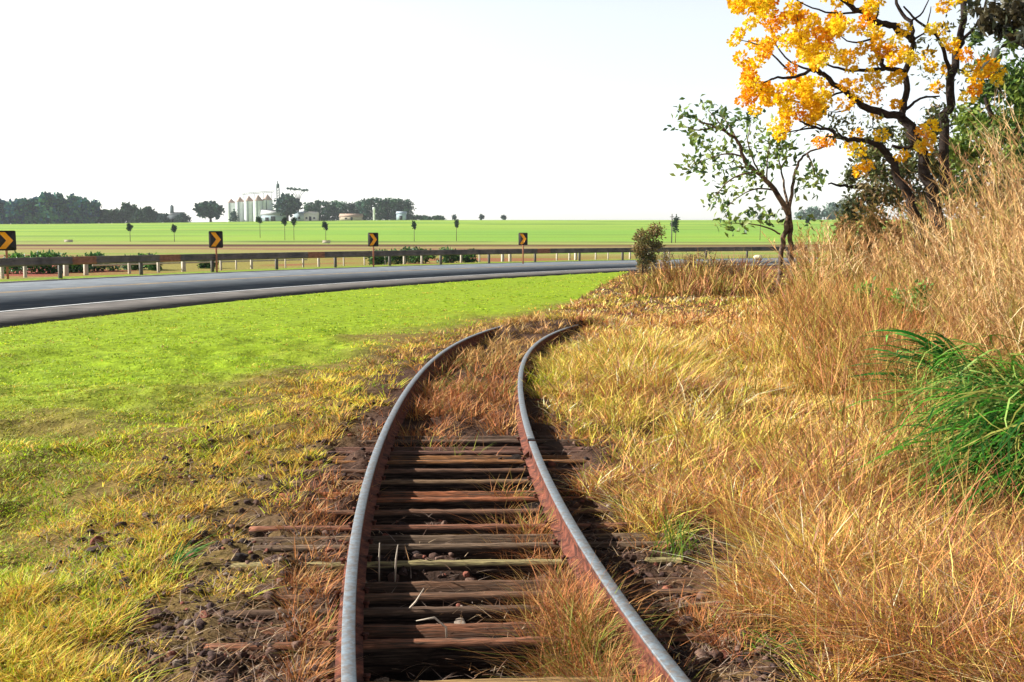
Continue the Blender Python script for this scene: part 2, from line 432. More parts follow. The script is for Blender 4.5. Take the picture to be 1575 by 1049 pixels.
strip('centre_line', RY + 0.04, RY + 0.16, 0.004, M_yellow)

# ------------------------------------------------------------------ rails and sleepers
def offset_line(u, z, y0, y1, step=1):
    k = (TL[:, 1] >= y0) & (TL[:, 1] <= y1)
    p = TL[k][::step] + TN[k][::step] * u
    return np.column_stack([p, np.full(len(p), z)])
HEAD = [(-0.025, 0.1265), (-0.025, 0.135), (-0.0225, 0.138), (0.0225, 0.138), (0.025, 0.135), (0.025, 0.1265)]
WEB = [(-0.052, 0.002), (-0.052, 0.011), (-0.012, 0.024), (-0.007, 0.09), (-0.025, 0.102), (-0.0255, 0.126), (0.0255, 0.126), (0.025, 0.102), (0.007, 0.09), (0.012, 0.024), (0.052, 0.011), (0.052, 0.002)]
GA = 0.54
def rail(u, y0, y1, label, joint=None):
    line = offset_line(u, 0.0, y0, y1)
    t = thing('railway_rail', label, 'rail', tuple(line[0]), group='rails of the disused track')
    o = line[0]
    mb = MB(); mb.sweep(line - o, HEAD); mb.build('rail_head', M_head, t)
    mb = MB(); mb.sweep(line - o, WEB); mb.build('rail_web', M_rust, t)
    if joint is not None:
        for s in (-1, 1):
            k = (TL[:, 1] > joint - 0.26) & (TL[:, 1] < joint)
            p = TL[k] + TN[k] * u; p = np.column_stack([p, np.zeros(len(p))]) - o
            mb = MB(); mb.sweep(p, [(s * 0.011, 0.035), (s * 0.021, 0.035), (s * 0.021, 0.088), (s * 0.011, 0.088)]); mb.build('fishplate', M_rust, t)
    return t
rail(-GA, 0.6, 16.3, 'steel-topped left rail running up from the bottom edge, rusty outer flank')
rail(GA, 0.6, 6.88, 'right rail from the bottom edge up to the joint, rust-red web', joint=6.88)
rail(GA, 6.89, 16.3, 'curved far piece of the right rail beyond the joint, running into dry grass')

rng = np.random.default_rng(5)
SL = [  # station y, lit tone, rear ridge kept
    (3.02, (176, 132, 82), 1), (3.44, (196, 158, 104), 0), (3.75, (172, 116, 88), 1), (4.05, (120, 96, 80), 0), (4.30, (150, 112, 88), 1), (4.66, (196, 182, 128), 0), (4.95, (150, 126, 104), 1),
    (5.30, (172, 116, 92), 0), (5.62, (150, 110, 88), 0), (5.92, (196, 122, 84), 1), (6.25, (160, 130, 100), 0), (6.56, (140, 104, 84), 0), (6.86, (186, 130, 84), 1), (7.24, (150, 110, 96), 1), (7.64, (140, 116, 100), 1)]
NUM = ['nearest', 'second nearest', 'third nearest', 'fourth nearest', 'fifth nearest', 'sixth nearest', 'seventh nearest', 'eighth nearest', 'ninth nearest', 'tenth nearest', 'eleventh nearest', 'twelfth nearest', 'thirteenth nearest', 'fourteenth nearest', 'farthest']
for i, (ys, tone, two) in enumerate(SL):
    k = int(np.argmin(np.abs(TL[:, 1] - ys)))
    c = TL[k]; ang = -math.atan2(_d[k, 0], _d[k, 1]) * 0.35
    hl = 1.06 + rng.uniform(-0.06, 0.08); off = rng.uniform(-0.08, 0.05)
    # rotted timber: a worn front ridge and rear ridge with a sunken heart, its shade painted in
    w = 0.07 if not two else 0.105
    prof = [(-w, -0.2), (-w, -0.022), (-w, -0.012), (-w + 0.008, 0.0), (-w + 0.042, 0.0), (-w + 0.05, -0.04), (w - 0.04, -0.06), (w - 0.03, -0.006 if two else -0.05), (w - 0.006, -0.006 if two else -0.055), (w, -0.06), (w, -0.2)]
    n = 46; xs = np.linspace(-hl, hl, n) + off
    v = []; cc = []
    base = lin(*tone, 0.74); rot_shade = lin(46, 38, 36, 0.5); side = lin(50, 40, 38, 0.5)  # shade of the hollow and upright faces put into heart and side colours
    jit = fbm(xs * 3, xs * 0 + i * 7.3, 0.5, 3, 3) - 0.5
    jit2 = fbm(xs * 3, xs * 0 + i * 3.1 + 50, 0.4, 9, 3) - 0.5
    for a in range(n):
        for j, (py, pz) in enumerate(prof):
            edge = 0.02 if a in (0, n - 1) else 0.0
            v.append((xs[a], py * (1 - edge * 2) + jit[a] * 0.003 + rng.normal(0, 0.0012), pz + (jit2[a] * 0.003 + rng.normal(0, 0.0015) if pz > -0.1 else 0) - edge * 0.2))
            cc.append(base * (1 + 0.5 * jit[a]) if j in (2, 3, 4, 7, 8) else (rot_shade if j in (5, 6) else side))
    m_ = len(prof)
    q = [(a * m_ + j, (a + 1) * m_ + j, (a + 1) * m_ + (j + 1), a * m_ + (j + 1)) for a in range(n - 1) for j in range(m_ - 1)]
    t_ = []
    for a in (0, n - 1):
        t_ += [(a * m_, a * m_ + j, a * m_ + j + 1) for j in range(1, m_ - 1)]
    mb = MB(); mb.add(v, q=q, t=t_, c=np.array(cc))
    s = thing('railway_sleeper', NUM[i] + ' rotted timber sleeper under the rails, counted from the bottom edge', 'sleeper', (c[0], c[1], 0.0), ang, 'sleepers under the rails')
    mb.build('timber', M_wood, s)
    for u in (-GA, GA):
        for sd in (-1, 1):
            sb = MB(); x = u + sd * 0.062; y = -w + 0.035 + 0.02 * sd
            sb.box((x - 0.008, y - 0.008, -0.02), (x + 0.008, y + 0.008, 0.014)); sb.box((x - 0.013, y - 0.011, 0.014), (x + 0.013, y + 0.011, 0.022))
            sb.build('spike', M_rust, s)

# ------------------------------------------------------------------ blades, leaves, stones
def blades(mb, P, H, Wd, az, lean, curl, col, lv=2, tipcol=None, seed=1):
    """bent tapering blades: P roots, H heights, Wd widths, az bend heading, lean/curl as fractions of height"""
    rg = np.random.default_rng(seed)
    N = len(P); fa = az + np.pi / 2 + rg.normal(0, 0.7, N)
    wx, wy = np.cos(fa), np.sin(fa)
    vs = []; cs = []
    for k in range(lv + 1):
        s = k / lv
        r = H * (lean * s + curl * s * s)
        zz = H * s * (1 - 0.35 * np.clip(curl, 0, 2) * s)
        c = np.stack([P[:, 0] + np.cos(az) * r, P[:, 1] + np.sin(az) * r, P[:, 2] + zz], 1)
        if k < lv:
            w = Wd * (1 - 0.55 * s) * 0.5
            off = np.stack([wx * w, wy * w, 0 * w], 1)
            vs += [c - off, c + off]
        else: vs.append(c)
    nv = 2 * lv + 1
    V = np.stack(vs, 1).reshape(-1, 3)
    C = np.repeat(col[:, None], nv, 1)
    if tipcol is not None: C[:, -1] = tipcol
    C = C.reshape(-1, 3)
    b = (np.arange(N) * nv)[:, None]
    q = np.concatenate([b + np.array([[2 * k, 2 * k + 1, 2 * k + 3, 2 * k + 2]]) for k in range(lv - 1)]) if lv > 1 else None
    t = b + np.array([[2 * lv - 2, 2 * lv - 1, 2 * lv]])
    mb.add(V, q=q, t=t, c=C)

def leaves(mb, P, size, col, rg, aspect=0.45, up=0.2, dirs=None):
    """folded leaf diamonds with random pose"""
    N = len(P)
    d = rg.normal(size=(N, 3)) if dirs is None else dirs + rg.normal(0, 0.35, (N, 3))
    d[:, 2] += up; d /= np.linalg.norm(d, axis=1)[:, None]
    r = rg.normal(size=(N, 3)); s = np.cross(d, r); s /= np.linalg.norm(s, axis=1)[:, None] + 1e-9
    nrm = np.cross(d, s)
    L = (size * rg.uniform(0.7, 1.3, N))[:, None]
    a = P; m = P + d * L * 0.5; e = P + d * L
    v = np.stack([a, m + s * L * aspect * 0.5 + nrm * L * 0.08, e - nrm * L * 0.1, m - s * L * aspect * 0.5 + nrm * L * 0.08], 1).reshape(-1, 3)
    b = (np.arange(N) * 4)[:, None]
    mb.add(v, t=np.concatenate([b + np.array([[0, 1, 2]]), b + np.array([[0, 2, 3]])]), c=np.repeat(col, 4, 0))

ICO = None
def stones(mb, P, size, col, rg):
    global ICO
    if ICO is None:
        import bmesh
        bm = bmesh.new(); bmesh.ops.create_icosphere(bm, subdivisions=2, radius=1.0)
        bm.verts.index_update()
        ICO = (np.array([v.co[:] for v in bm.verts]), np.array([[v.index for v in f.verts] for f in bm.faces])); bm.free()
    V, T = ICO
    for p, s, c in zip(P, size, col):
        nrm = rg.normal(size=(5, 3)); nrm /= np.linalg.norm(nrm, axis=1)[:, None]
        v = V.copy()
        for k in range(5):                                     # chop flat faces for a broken look
            d = v @ nrm[k]; lim = rg.uniform(0.25, 0.7)
            v -= np.clip(d - lim, 0, None)[:, None] * nrm[k]
        a = rg.uniform(0, 6.28); ca, sa = math.cos(a), math.sin(a)
        v = v * np.array([1, rg.uniform(0.6, 1), rg.uniform(0.45, 0.8)]) * s
        v = np.stack([v[:, 0] * ca - v[:, 1] * sa, v[:, 0] * sa + v[:, 1] * ca, v[:, 2]], 1) + p
        mb.add(v, t=T, c=c)

# ------------------------------------------------------------------ grass (nobody could count it: one object per kind)
def tufts(mb, x, y, per, spread, H, Wd, col, colvar, lean, curl, seed, lv=2, zoff=0.0, tip=None, bias=None):
    rg = np.random.default_rng(seed)
    N = len(x)
    X = np.repeat(x, per) + rg.normal(0, 1, N * per) * np.repeat(spread, per)
    Y = np.repeat(y, per) + rg.normal(0, 1, N * per) * np.repeat(spread, per)
    Z = gh(X, Y) - 0.01 + zoff
    out = np.arctan2(Y - np.repeat(y, per), X - np.repeat(x, per)) + rg.normal(0, 0.5, N * per)
    h = np.repeat(H, per) * rg.uniform(0.45, 1.15, N * per)
    le = np.abs(rg.normal(lean, lean * 0.6, N * per)); cu = np.abs(rg.normal(curl, curl * 0.7 + 1e-3, N * per))
    if bias is not None:
        out = np.where(rg.random(N * per) < bias[0], bias[1] + rg.normal(0, 0.5, N * per), out)
    c = np.repeat(col, per, 0) * np.clip(1 + rg.normal(0, colvar, (N * per, 1)), 0.4, 1.8) * np.clip(1 + rg.normal(0, 0.06, (N * per, 3)), 0.7, 1.3)
    blades(mb, np.stack([X, Y, Z], 1), h, np.repeat(Wd, per) * rg.uniform(0.7, 1.4, N * per), out, le, cu, np.clip(c, 0.004, 0.95), lv=lv, seed=seed + 1, tipcol=tip)

def screen_pts(n, x0, x1, y0, y1, rg, pw=1.0):
    px = rg.uniform(x0, x1, n); py = y0 + (y1 - y0) * rg.random(n) ** pw
    X, Y = unp(px, py)
    return X, Y
def pal(cols, w, n, rg, k=1.0):
    cols = np.array([lin(*c, k) for c in cols]); w = np.array(w, float); w = w / w.sum(-1, keepdims=True)
    return cols, w
def pick(cols, W_, rg):
    cum = np.cumsum(W_, 1); r = rg.random(len(W_))[:, None]
    i = (r > cum).sum(1).clip(0, len(cols) - 1)
    return cols[i]

rg = np.random.default_rng(11)
KA = 0.78
KB = 0.86
# --- the mown verge between the track and the road
X, Y = screen_pts(52000, -420, 1080, 404, 1230, rg, 1.0)
ok = (Y < 60) & (Y > 2.0); X, Y = X[ok], Y[ok]
u, s_ = track_u(X, Y); r = road_r(X, Y)
n1 = fbm(X, Y, 1.1, 31); n2 = fbm(X, Y, 0.45, 37); n4 = fbm(X, Y, 3.0, 39)
edge = -0.78 - 0.8 * sstep(9.5, 5.0, Y) * sstep(0.3, 0.6, fbm(X, Y, 0.5, 77) * 0.6 + 0.35)
keep = ((u < edge + (n2 - 0.5) * 0.9) | ((fbm(X, Y, 0.4, 55) > 0.56) & (u < -0.95) & (rg.random(len(X)) < 0.4))) & (r < R0 + 0.22 * rg.random(len(X)))
keep &= rg.random(len(X)) < np.where(n2 > 0.66, 0.25, 1.0) * np.where((Y < 8.5) & (u > -2.6), sstep(0.75, 0.6, fbm(X, Y, 0.33, 99)) * 0.9 + 0.1, 1)
keep &= (u < -0.75) & ~brush_side(X + rg.normal(0, 0.25, len(X)), Y)
X, Y, u, n1, n2, n4 = X[keep], Y[keep], u[keep], n1[keep], n2[keep], n4[keep]
gr = sstep(4.8, 10.0, Y + (n1 - 0.5) * 6 + (n4 - 0.5) * 3) * sstep(-1.2, -3.3, u + (n1 - 0.5) * 2.2)
gr = np.clip(gr + (0.16 + 0.5 * sstep(0.45, 0.62, fbm(X, Y, 0.6, 57))) * sstep(-1.2, -2.2, u), 0, 1)
D = np.hypot(X, Y)
cols = np.array([lin(174, 202, 42, 0.84), lin(200, 212, 62, 0.86), lin(134, 174, 42, 0.76), lin(250, 208, 90, 0.95), lin(240, 176, 84, 0.95), lin(210, 204, 66, 0.95), lin(170, 124, 84, KA)])
Wt = np.stack([3 * gr + 0.15 + 2 * gr * (n2 > 0.5), 3 * gr * (n1 > 0.4) + 0.4, 2.6 * gr * (1.6 - n1 * 1.5) + 0.35, 2.6 * (1 - gr) + 0.2 + 1.6 * (n1 > 0.55) * (1 - gr), 1.6 * (1 - gr) + 0.05, 2.2 * (1 - gr) + 0.3, 0.8 * (1 - gr) + 0.08], 1)
Wt /= Wt.sum(1, keepdims=True)
C = pick(cols, Wt, rg)
C = C * (0.80 + 0.28 * sstep(0.3, 0.6, fbm(X, Y, 0.9, 61)))[:, None]; C = mixc(C, lin(190, 170, 80, 0.8)[None], 0.6 * sstep(0.58, 0.72, fbm(X, Y, 1.6, 63)))
mb = MB()
H = (0.035 + 0.075 * sstep(0.3, 0.75, n2) * (1.15 - gr) + 0.015 * n1) * (0.75 + 0.35 * sstep(15, 40, D) + 0.15 * (1 - gr))
nearm = D < 9
for mk, per, sd in ((nearm, 7, 100), (~nearm, 7, 140)):
    tufts(mb, X[mk], Y[mk], per, 0.02 + D[mk] * 0.0026, H[mk], np.maximum(0.0062, D[mk] * 0.0011), C[mk], 0.3, 0.65, 0.5, sd)
kind(mb.build('lawn_grass', M_blade), 'stuff')

# --- dry grass to the right of the track
GSPOT = [(*unp(1650, 770), 0.65), (*unp(1575, 715), 0.6), (*unp(1500, 650), 0.45)]
def green_spot(X, Y):
    k = np.zeros(len(X), bool)
    for a, b, r in GSPOT: k |= np.hypot(X - a, (Y - b) * 0.55 + 0.25) < r
    return k
X, Y = screen_pts(46000, 800, 2100, 392, 1300, rg, 0.95)
X2, Y2 = screen_pts(16000, 820, 1700, 392, 620, rg, 0.8)
X, Y = np.r_[X, X2], np.r_[Y, Y2]
ok = (Y < 52) & (Y > 2.0); X, Y = X[ok], Y[ok]
u, s_ = track_u(X, Y); r = road_r(X, Y)
n1 = fbm(X, Y, 1.3, 131); n2 = fbm(X, Y, 0.5, 137); n4 = fbm(X, Y, 3.0, 139); n5 = fbm(X, Y, 0.7, 141)
edge = 0.78 + 0.5 * sstep(9.0, 6.5, Y) * sstep(0.35, 0.6, n5) + 0.45 * sstep(6.2, 4.0, Y)
lo = 0.7 - 2.6 * sstep(15.5, 18.5, Y)
keep = (u > np.where(Y > 15.5, lo, edge) + (n2 - 0.5) * 0.7) & (r < R0 - 0.4) & (u > lo)
keep |= brush_side(X, Y) & (r < R0 - 0.4)
keep &= rg.random(len(X)) < np.where(n5 > 0.62, 0.22, 1.0)
keep &= ~green_spot(X, Y)
X, Y, u, n1, n2, n4, n5 = [a[keep] for a in (X, Y, u, n1, n2, n4, n5)]
D = np.hypot(X, Y)
cols = np.array([lin(246, 200, 108, KB), lin(238, 182, 112, KB), lin(226, 200, 84, KB), lin(208, 142, 88, KB), lin(158, 110, 92, KB), lin(188, 190, 70, KB), lin(250, 228, 182, KB)])
yel = sstep(0.42, 0.62, n4) * sstep(5, 8, Y)
nr = sstep(7.5, 4.5, Y)
rd = sstep(0.5, 0.66, fbm(X, Y, 0.8, 143)); pk = nr * sstep(1.2, 2.4, u)
Wt = np.stack([2.2 - 1.2 * rd, 1.9 + 0.6 * nr, 0.9 + 2.0 * yel, 0.9 + 1.0 * nr + 2.4 * rd + pk, 0.4 + 0.9 * nr + 1.6 * rd + 1.2 * pk, 0.6 + 1.7 * yel, 0.6 + 0 * n1], 1); Wt /= Wt.sum(1, keepdims=True)
C = pick(cols, Wt, rg)
H = (0.06 + 0.26 * sstep(0.25, 0.75, n1) * (0.4 + 0.6 * n2) + 0.10 * n4) * (0.65 + 0.55 * sstep(0.8, 2.2, u)) * (1 + 0.35 * sstep(8, 14, Y) * sstep(20, 16, Y))
tallp = rg.random(len(X)) < 0.08; H = np.where(tallp, H * 1.5, H) * 0.86
mb = MB(); nearm = D < 8
for mk, per, sd in ((nearm, 8, 200), (~nearm, 8, 240)):
    tufts(mb, X[mk], Y[mk], per, 0.018 + D[mk] * 0.002, H[mk], np.maximum(0.0052, D[mk] * 0.00105), C[mk], 0.55, 0.5, 0.6, sd, lv=3 if sd == 200 else 2)
kind(mb.build('dry_grass', M_straw), 'stuff')

# --- weeds and dead grass between and beside the rails
mb = MB()
n = 16000
X, Y = screen_pts(n, 440, 1200, 462, 1180, rg, 1.15)
ok = (Y < 26) & (Y > 2.4); X, Y = X[ok], Y[ok]
u, s_ = track_u(X, Y); n1 = fbm(X, Y, 0.55, 231); n2 = fbm(X, Y, 0.9, 237)
pr = np.where(Y > 7.3, sstep(0.34, 0.5, n1) * 0.95, 0.0)
pr = np.where((Y <= 7.3) & (u > 0.18) & (Y < 5.4), sstep(0.36, 0.5, n1) * 0.9 * sstep(0.14, 0.3, u), pr)
pr = np.where((Y <= 7.6) & (u > -0.1) & (Y > 5.4), sstep(0.62, 0.72, n1) * 0.4, pr)
pr = np.where(np.abs(u) > 0.62, sstep(0.52, 0.62, n1) * 0.35, pr)
pr = pr * sstep(19.0, 17.0, Y)
pr = np.where((Y > 12.5) & (Y < 18.5) & (np.abs(u) < 1.6), np.maximum(pr, 0.9 * sstep(0.25, 0.4, n1)), pr)
railclear = (np.abs(np.abs(u) - GA) > 0.075) | (Y > 15.6)
keep = (rg.random(len(X)) < pr) & railclear & (np.abs(u) < 1.7) & ~((u > 0.54) & (u < 0.85) & (Y < 7.5))
X, Y, u, n1, n2 = [a[keep] for a in (X, Y, u, n1, n2)]; D = np.hypot(X, Y)
cols = np.array([lin(206, 138, 80, KA), lin(190, 120, 74, KA), lin(216, 170, 100, KA), lin(150, 156, 64, KA), lin(150, 104, 78, KA)])
gw = sstep(0.55, 0.7, n2)
Wt = np.stack([2.0 + 0 * n1, 1.6 + 0 * n1, 1.4 + 0 * n1, 0.2 + 2.2 * gw, 1.0 + 0 * n1], 1); Wt /= Wt.sum(1, keepdims=True)
C = pick(cols, Wt, rg)
C = mixc(C, lin(226, 184, 112, KA)[None] * rg.uniform(0.75, 1.1, (len(C), 1)), 0.7 * sstep(10.5, 14, Y))
H = np.where(np.abs(u) < 0.5, 0.13 + 0.1 * n2, 0.08 + 0.06 * n2) * np.where(Y > 14, 0.8, 1.0)
tufts(mb, X, Y, 10, 0.02 + D * 0.002, H, np.maximum(0.0036, D * 0.0009), C, 0.25, 0.6, 0.5, 300)
kind(mb.build('track_weeds', M_straw), 'stuff')

# --- stones, clods and straw litter on the track bed
mb = MB(); rs = np.random.default_rng(31)
n = 9000
X, Y = screen_pts(n, 60, 1260, 610, 1120, rs, 0.9)
u, s_ = track_u(X, Y); n1 = fbm(X, Y, 0.5, 331)
keep = (((np.abs(u) < 2.1) & (np.abs(u) > 0.62)) | ((np.abs(u) < 0.46) & (n1 > 0.42))) & (Y < 9.2)
X, Y, u = X[keep], Y[keep], u[keep]
sz = rs.gamma(1.8, 0.0075, len(X)).clip(0.005, 0.042)
cols = np.array([lin(110, 84, 74, 0.6), lin(90, 70, 66, 0.6), lin(146, 116, 102, 0.6), lin(66, 54, 52, 0.6), lin(160, 98, 82, 0.6), lin(176, 160, 146, 0.6)])
C = cols[rs.choice(6, len(X), p=[0.28, 0.24, 0.18, 0.17, 0.08, 0.05])]
stones(mb, np.stack([X, Y, gh(X, Y) + sz * 0.2], 1), sz, C, rs)
kind(mb.build('ballast_gravel', M_stone, smooth=False), 'stuff')

mb = MB()
n = 15000
X, Y = screen_pts(n, 60, 1300, 560, 1140, rs, 0.9)
u, s_ = track_u(X, Y)
keep = (np.abs(u) < 2.3) & (np.abs(np.abs(u) - GA) > 0.07) & ((np.abs(u) > 0.6) | (rs.random(len(X)) < 0.28)) & (Y < 12)
X, Y, u = X[keep], Y[keep], u[keep]; N = len(X)
z = gh(X, Y) + 0.015 + np.where(np.abs(u) < 0.5, 0.02, 0.0)
az = rs.uniform(0, 6.28, N)
cols = np.array([lin(214, 186, 150, 0.7), lin(196, 150, 104, 0.7), lin(160, 122, 98, 0.7), lin(190, 166, 150, 0.7), lin(110, 84, 70, 0.7)])
blades(mb, np.stack([X, Y, z], 1), rs.uniform(0.01, 0.05, N), np.maximum(0.004, 0.0007 * Y), az, rs.uniform(0.8, 2.6, N), rs.uniform(0, 1.2, N), cols[rs.choice(5, N)], lv=2, seed=33)
kind(mb.build('straw_litter', M_straw), 'stuff')

# --- single dead stalks standing in the gaps between the sleepers
for k, (a, b, label) in enumerate([
        ((583, 900), [(583, 860), (584, 835)], 'thin pale upright stalk close to the left rail'),
        ((607, 905), [(609, 860), (612, 838)], 'pale twin stalk just right of the stalk near the left rail'),
        ((612, 955), [(640, 925), (652, 905)], 'short straw leaning across the dark gap between sleepers'),
        ((688, 990), [(686, 965), (668, 950), (640, 955)], 'pale hooked straw arching over the near sleepers')]):
    p = [np.array([*unp(a[0], a[1], -0.06), -0.06])]
    for i, (qx, qy) in enumerate(b): p.append(at(qx, qy, p[0][1] - 0.02 * (i + 1)))
    mb = MB(); mb.tube(p, [0.0045] * (len(p) - 1) + [0.002], n=5, c=lin(226, 210, 190, 0.8))
    tag(mb.build('dead_stalk', M_straw), label, 'stalk', 'dead stalks in the track')

# ------------------------------------------------------------------ guardrail, signs, fence
def circ(r, a): return np.array([RC[0] + r * math.cos(a), RC[1] + r * math.sin(a)])
RG = R1 + 0.35
A0, A1 = math.radians(113), math.radians(199)
g = thing('guardrail', 'long dark weathered steel guardrail along the far side of the road', 'guardrail', (*circ(RG, math.radians(150)), 0))
go = np.array(g.location)
n = 260
aa = np.linspace(A1, A0, n)
line = np.array([[*circ(RG, a), 0.0] for a in aa])
wp = [(0.00, 0.50), (0.03, 0.51), (0.075, 0.555), (0.075, 0.585), (0.02, 0.64), (0.02, 0.67), (0.075, 0.725), (0.075, 0.755), (0.03, 0.80), (0.0, 0.81),
      (-0.006, 0.80), (0.02, 0.79), (0.066, 0.75), (0.066, 0.73), (0.012, 0.675), (0.012, 0.635), (0.066, 0.58), (0.066, 0.56), (0.02, 0.52), (-0.006, 0.51)]
mb = MB(); mb.sweep(line - go, wp); mb.build('w_beam', M_rail_w, g)
step = 3.8 / RG
a = A1 - 0.01; i = 0
while a > A0 and i < 95:
    c = circ(RG + 0.11, a); d = circ(1, a + math.pi / 2) - circ(0, 0); dirv = np.array([-math.sin(a), math.cos(a)]); nr = np.array([math.cos(a), math.sin(a)])
    M3 = (np.column_stack([np.append(dirv, 0), np.append(nr, 0), (0, 0, 1)]), np.array([*c, 0]) - go)
    mb = MB(); mb.box((-0.055, -0.05, -0.3), (0.055, 0.06, 0.78), M=M3); mb.build('post', M_post, g)
    mb = MB(); mb.box((-0.04, -0.112, 0.58), (0.04, -0.052, 0.74), M=M3); mb.build('spacer_block', M_post, g)
    a -= step; i += 1
for px in (130, 262, 487, 835):
    # rust-red lapped joints where the photo shows them
    best = min(np.linspace(A1, A0, 2000), key=lambda t: abs(CX + F * circ(RG, t)[0] / circ(RG, t)[1] - px) if circ(RG, t)[1] > 5 else 1e9)
    ln = np.array([[*circ(RG, best + t), 0.0] for t in np.linspace(0.007, -0.007, 5)])
    mb = MB(); mb.sweep(ln - go, [(p[0] - 0.004 - (0.0 if k < 10 else -0.004), p[1]) if k >= 10 else (p[0] + 0.006, p[1]) for k, p in enumerate(wp)]); mb.build('lap_joint', M_rail_r, g)

def sign(px, py, Y, w, h, label, fx=0.0):
    p = at(px, py, Y); x, y, zc = p
    gz = float(gh(np.array([x]), np.array([y]))[0])
    rz = math.atan2(-x, y) * 0.9 + fx
    t = thing('chevron_sign', label, 'sign', (x, y, gz), rz, 'chevron signs along the curve')
    zc -= gz
    mb = MB(); r = 0.05; pts = []
    for cx_, cz_, a0 in ((w / 2 - r, h / 2 - r, 0), (-w / 2 + r, h / 2 - r, 90), (-w / 2 + r, -h / 2 + r, 180), (w / 2 - r, -h / 2 + r, 270)):
        for a in (0, 30, 60, 90): pts.append((cx_ + r * math.cos(math.radians(a0 + a)), cz_ + r * math.sin(math.radians(a0 + a))))
    v = [(a, -0.012, b + zc) for a, b in pts] + [(a, 0.0, b + zc) for a, b in pts]; k = len(pts)
    mb.add(v + [(0, -0.012, zc), (0, 0, zc)], q=[(i, k + i, k + (i + 1) % k, (i + 1) % k) for i in range(k)], t=[(i, (i + 1) % k, 2 * k) for i in range(k)] + [(k + (i + 1) % k, k + i, 2 * k + 1) for i in range(k)])
    mb.build('panel', M_black, t)
    mb = MB(); tk = w * 0.34; a = w * 0.36; b = h * 0.42
    po = [(-a, b), (-a + tk, b), (a, 0), (-a + tk, -b), (-a, -b), (a - tk, 0)]
    v = [(p_[0], -0.018, p_[1] + zc) for p_ in po] + [(p_[0], -0.013, p_[1] + zc) for p_ in po]
    mb.add(v, q=[(0, 5, 2, 1), (5, 4, 3, 2)] + [(i, 6 + i, 6 + (i + 1) % 6, (i + 1) % 6) for i in range(6)]); mb.build('chevron', M_amber, t)
    mb = MB(); mb.box((-0.04, 0.002, -0.3), (0.04, 0.07, zc + h / 2 - 0.05)); mb.build('post', M_signpost, t)
sign(9, 370, 36.5, 0.68, 0.74, 'black chevron sign with amber arrow, cut off by the left edge')
sign(332, 368.3, 43.5, 0.60, 0.74, 'black chevron sign with amber arrow, below the lone round tree')
sign(574, 368.5, 51.0, 0.54, 0.72, 'black chevron sign with amber arrow, below the far eucalyptus row')
sign(804.5, 367.5, 56.5, 0.53, 0.71, 'smallest chevron sign, rightmost, below the open green horizon')

# pale concrete post-and-rail fence just behind the guardrail
RF = R1 + 4.2
fz = -0.12
fr = thing('post_and_rail_fence', 'low pale concrete post fence standing behind the guardrail', 'fence', (*circ(RF, math.radians(150)), fz))
fo = np.array(fr.location)
rs = np.random.default_rng(77)
a = math.radians(190); i = 0
while a > math.radians(120) and i < 90:
    c = circ(RF + rs.uniform(-0.5, 0.5), a); mb = MB(); ph = rs.uniform(0.55, 0.85); pw = rs.choice([0.03, 0.04, 0.05, 0.075])
    ang = a + rs.uniform(-0.2, 0.2)
    M3 = (np.array([[math.cos(ang), -math.sin(ang), 0], [math.sin(ang), math.cos(ang), 0], [0, 0, 1]]), np.array([*c, fz]) - fo)
    mb.box((-pw, -pw, -0.4), (pw, pw, ph), M=M3); mb.build('post', M_conc, fr)
    a -= rs.uniform(0.9, 2.0) / RF; i += 1
for a0, a1 in ((173, 166), (163.5, 158.5), (150, 141)):
    mb = MB(); ln = np.array([[*circ(RF + 0.62, math.radians(t)), fz + 0.42] for t in np.linspace(a0, a1, 24)])
    mb.sweep(ln - fo, [(-0.02, -0.04), (-0.02, 0.04), (0.02, 0.04), (0.02, -0.04)]); mb.build('rail', M_conc, fr)

# ------------------------------------------------------------------ trees
def crown_mb(lobes, n, size, cols, seed, aspect=0.6, up=0.2, shell=0.55):
    """leaf faces through the volume of several lobes (centre, radii)"""
    rg = np.random.default_rng(seed); mb = MB()
    vol = np.array([np.prod(l[1]) ** 0.67 for l in lobes]); k = rg.choice(len(lobes), n, p=vol / vol.sum())
    d = rg.normal(size=(n, 3)); d /= np.linalg.norm(d, axis=1)[:, None]
    rad = (shell + (1 - shell) * rg.random(n)) * rg.choice([1, 1, 1, 0.6], n)
    cen = np.array([l[0] for l in lobes], float)[k]; rr = np.array([l[1] for l in lobes], float)[k]
    P = cen + d * rr * rad[:, None]
    c = np.array([lin(*q) for q in cols])
    lobe_c = rg.integers(0, len(c), len(lobes))
    ci = np.where(rg.random(n) < 0.6, lobe_c[k], rg.integers(0, len(c), n))
    leaves(mb, P, size, c[ci] * rg.uniform(0.75, 1.25, (n, 1)), rg, aspect, up)
    return mb

